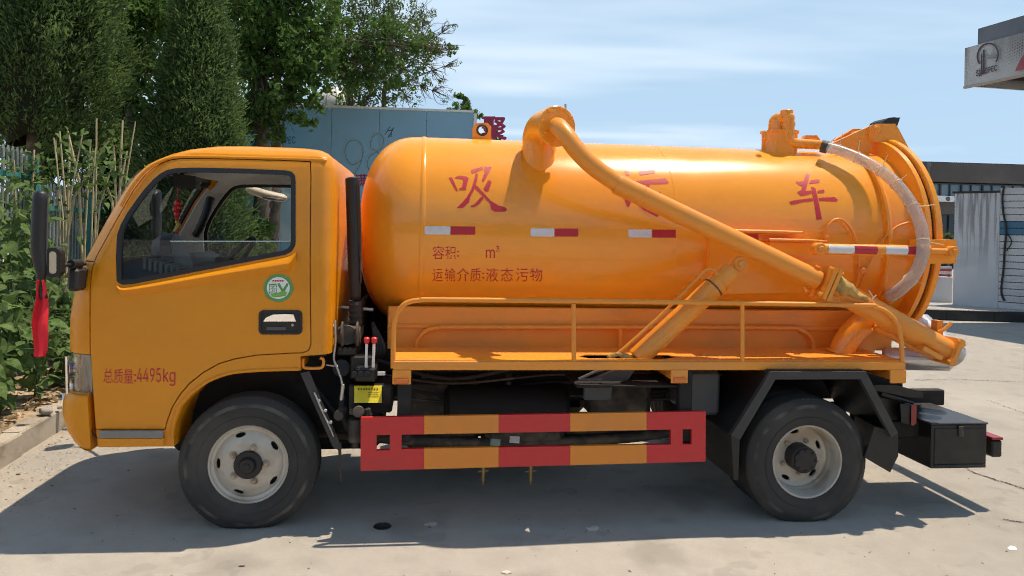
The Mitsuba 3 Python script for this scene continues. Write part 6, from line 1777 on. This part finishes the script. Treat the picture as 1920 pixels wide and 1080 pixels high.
for r_i in range(8):
    for c_i in range(9):
        x, y = 1886 + c_i * 4.6 + r_i * -.4, 84 - c_i * 2.1 + r_i * 5.6
        rr = .5 + .16 * c_i * (1 - abs(r_i - 3) / 5)
        dots.append(Point(x, y).buffer(max(rr, .35), 4))
decal_fas(unary_union(dots), f'{cn}__dot_print', LOGO)
decal_fas(Polygon([(1903, 134), (1913, 112), (1930, 88), (1950, 80), (1950, 122)]), f'{cn}__red_print', pbr('canopy_red', dusty((.30, .05, .06), (.22, .04, .05), 3, .6), .5), .004)

# ------------------------------------------------------------------ raised pavement, white wall, dark building
def gp_(px, depth, z=0):
    p = EYE + D0 * depth + RT * ((px - 960) / F * depth)
    return np.array([p[0], p[1], z])


zk0, zk1 = 0, .21
pv = thing('raised_pavement', 'raised concrete pavement with a dark kerb in front of the white wall', 'pavement')
tag(pv, kind='structure')
ka, kb_ = gp_(1600, 16.5), gp_(2100, 16.2)
kd = (kb_ - ka) / np.linalg.norm(kb_ - ka)
kn = np.array([-kd[1], kd[0], 0])
pbr('kerb_dark', dusty((.022, .022, .025), (.05, .05, .05), 3, .6), .7)
pbr('pavement_top', dusty((.30, .285, .255), (.23, .21, .18), 2, .7), .9)
Lk = np.linalg.norm(kb_ - ka)
for s0 in np.arange(0, Lk, 1.0):
    add(f'{pv}__kerb_stone', hull([ka + kd * s + kn * o + [0, 0, z] for s in (s0 + .004, s0 + .996) for o in (0, .16) for z in (-.1, zk1)]), 'kerb_dark', False)
add(f'{pv}__slab', hull([ka + kd * s + kn * o + [0, 0, z] for s in (-6, Lk + 8) for o in (.163, 40) for z in (-.1, zk1 - .004)]), 'pavement_top', False)
wl = thing('white_wall', 'white boarded wall with a stained plaster end and a blue band at right', 'wall')
wa, wb = gp_(1789, 17.9), gp_(1874, 17.25)
wc = wb + (wb - wa) / np.linalg.norm(wb - wa) * 5.5
wdir = (wb - wa) / np.linalg.norm(wb - wa)
wn = np.cross(wdir, [0, 0, 1])
if wn @ (EYE - wa) < 0:
    wn = -wn
WT = 2.83


def plaster_c(p, n, uv):
    st = fbm(p.x * 13 - p.y * 13, p.z * .9, 0, 4)
    bl = fbm(p.x * 1.6, p.y * 1.6, p.z * 1.6, 4)
    t = smoothstep(.40, .62, st) * smoothstep(zk1 + .3, WT - .4, p.z)
    base = mix((.50, .51, .54), (.60, .61, .63), bl)
    return mix(base, (.20, .20, .21), dr.clip(t * .8 + smoothstep(.55, .75, bl) * .25, 0, 1))


pbr('stained_plaster', plaster_c, .9)
pbr('white_board', dusty((.56, .565, .58), (.46, .46, .47), 2, .6), .7)
pbr('blue_board', dusty((.045, .15, .25), (.07, .17, .25), 2, .6), .6)
add(f'{wl}__plaster_end', hull([q + wn * o + [0, 0, z] for q in (wa, wb - wdir * .004) for o in (0, -.25) for z in (zk1 - .1, WT)]), 'stained_plaster', False)
add(f'{wl}__coping', hull([q + wn * o + [0, 0, z] for q in (wa - wdir * .05, wb) for o in (.03, -.28) for z in (WT + .002, WT + .05)]), 'kerb_dark', False)
add(f'{wl}__backing', hull([q + wn * o + [0, 0, z] for q in (wb, wc) for o in (-.05, -.25) for z in (zk1 - .1, WT + .10)]), 'kerb_dark', False)
rows_ = 18
hb_ = (WT + .12 - zk1) / rows_
for n_ in range(rows_):
    z0, z1 = zk1 + n_ * hb_, zk1 + (n_ + 1) * hb_ - .016
    mat_ = 'blue_board' if n_ in (11, 12) else 'white_board'
    add(f'{wl}__board', hull([q + wn * o + [0, 0, z] for q in (wb + wdir * .002, wc) for o in (.0, -.049) for z in (z0, z1)]), mat_, False)


def on_wall(px, py, off=.03):
    r = ray(px, py)
    return EYE + r * ((wa - EYE) @ wn) / (r @ wn) + wn * off


cbp = [(1883, 349), (1880, 372), (1882, 400), (1887, 430), (1884, 470), (1882, 505), (1878, 540), (1880, 555), (1884, 564)]
add('wall_cable', tube(smooth_path([on_wall(*q) for q in cbp], 6), .022, 8), PLAST, True, label='thick black cable running down the white boarded wall', cat='cable')
add('wall_cable', tube(smooth_path([on_wall(*q) for q in [(1885, 434), (1896, 448), (1896, 458), (1888, 470)]], 6), .012, 6), PLAST, True, label='thin looped black cable beside the thick one on the wall', cat='cable')
lw = thing('low_wall', 'low stained white wall with a red and white striped board, behind the truck tail', 'wall')
la, lb = gp_(1690, 18.6), gp_(1788, 18.5)
lz = 1.71 + (448 - 516) / F * 18.6
add(f'{lw}__body', hull([q + D0 * o + [0, 0, z] for q in (la, lb) for o in (0, .25) for z in (zk1 - .1, lz)]), 'stained_plaster', False)
for n_ in range(4):
    z0 = 1.71 + (448 - 515 + n_ * 5) / F * 18.6
    add(f'{lw}__striped_board', hull([q - D0 * .05 + D0 * o + [0, 0, z] for q in (gp_(1750, 18.6), gp_(1784, 18.6)) for o in (0, .04) for z in (z0, z0 + .06)]), pbr('board_red', (.36, .06, .06), .6) if n_ % 2 == 0 else 'white_board', False)
# dark building
bd_ = thing('dark_building', 'dark brown two storey building with a band of windows at right', 'building')
dB = 46.0
ba, bb = gp_(1560, dB - .6), gp_(2150, dB + .9)
bdir = (bb - ba) / np.linalg.norm(bb - ba)
bn = np.cross(bdir, [0, 0, 1])
if bn @ (EYE - ba) < 0:
    bn = -bn
yz = lambda py: 1.71 + (447 - py) / F * dB
pbr('building_brown', dusty((.088, .076, .069), (.12, .104, .094), .6, .7), .8)
pbr('building_dark', dusty((.022, .021, .022), (.04, .038, .038), .8, .6), .7)
pbr('window_pane', dusty((.10, .15, .19), (.30, .36, .40), .35, .9), .12, 0, .8)
FRM = pbr('window_frame', (.03, .05, .06), .5)
bbx = lambda s0, s1, o0, o1, z0, z1: hull([ba + bdir * s + bn * o + [0, 0, z] for s in (s0, s1) for o in (o0, o1) for z in (z0, z1)])
LB = np.linalg.norm(bb - ba)
add(f'{bd_}__parapet', bbx(0, LB, -8, .12, yz(338), yz(301)), 'building_brown', False)
add(f'{bd_}__wall', bbx(0, LB, -8, -.30, .0, yz(338) - .003), 'building_dark', False)
add(f'{bd_}__spandrel', bbx(0, LB, -.30, 0, yz(398), yz(366)), 'building_brown', False)
add(f'{bd_}__spandrel', bbx(0, LB, -.30, 0, yz(460), yz(436)), 'building_brown', False)
sp = 1.35
for row_, (ya, yb) in enumerate(((340, 366), (398, 436))):
    for n_ in range(int(LB / sp)):
        wk = f'{bd_}__window'
        z0, z1 = yz(yb) + .004, yz(ya) - .004
        s0 = n_ * sp
        nk = add(wk, cat(bbx(s0 + .01, s0 + .09, -.29, -.06, z0, z1), bbx(s0 + sp * .5 - .03, s0 + sp * .5 + .03, -.29, -.10, z0 + .06, z1 - .06), bbx(s0 + .09, s0 + sp, -.29, -.07, z0, z0 + .06), bbx(s0 + .09, s0 + sp, -.29, -.07, z1 - .06, z1)), FRM, False)
        if row_ == 0:
            add(f'{nk}__pane', bbx(s0 + .09, s0 + sp, -.28, -.20, z0 + .06, z1 - .06), 'window_pane', False)
        else:
            add(f'{nk}__pane', bbx(s0 + .09, s0 + sp, -.28, -.22, z0 + .06, z1 - .06), pbr('dim_pane', (.015, .02, .025), .1, 0, .5), False)
pp = gp_(1738, dB - .6)
add(f'{bd_}__vent_pipe', cat(cyl([pp[0], pp[1], yz(345)], [pp[0], pp[1], yz(308)], .07, 12), cyl([pp[0], pp[1], yz(312)], [pp[0], pp[1], yz(305)], .14, 12)), pbr('pipe_grey', (.12, .12, .12), .6), 30)
ac = thing('air_conditioner', 'small white air conditioner unit mounted on the dark building', 'air conditioner')
pa = gp_(1765, dB - .55)
add(f'{ac}__case', hull([pa + bdir * s + bn * o + [0, 0, z] for s in (-.27 * 2, .27 * 2) for o in (.01, .36) for z in (yz(376), yz(365.5))]), WHITE, False)
add(f'{ac}__fan_grille', cyl(pa + bn * .365 + bdir * .12 + [0, 0, yz(370.8)], pa + bn * .385 + bdir * .12 + [0, 0, yz(370.8)], .14, 20), pbr('grille_grey', (.10, .11, .11), .5), 30)
leafy_tree('shrub', 'small sunlit green shrub between the dark building and the plaster wall', 1776, 26, [(1776, 446, 9, 0), (1768, 450, 8, 0), (1784, 450, 8, 0), (1776, 462, 10, 0)], 91, 'tree_leaf', (.12, .2), .55, 1., .3, .05, (1776, 470))

# the workshop across the yard, behind the viewer: the tank and the door mirror it
ws_ = thing('workshop_building', 'long grey brick workshop across the yard, behind the viewer', 'building')
pbr('workshop_wall', dusty((.16, .13, .11), (.22, .19, .16), .5, .7), .8)
add(f'{ws_}__wall', hull([(x, y, z) for x in (-45, 50) for y in (-26, -36) for z in (0, 5.6)]), 'workshop_wall', False)
add(f'{ws_}__roof', hull([(x, y, z) for x in (-45.5, 50.5) for y, z in ((-25.4, 5.605), (-36.6, 5.605), (-31, 7.6))]), 'building_brown', False)
for n_ in range(18):
    x = -42 + 5.2 * n_
    add(f'{ws_}__window', hull([(a, b, c) for a in (x, x + 2.6) for b in (-25.9, -26) for c in (1.6, 3.8)]), 'window_pane', False)
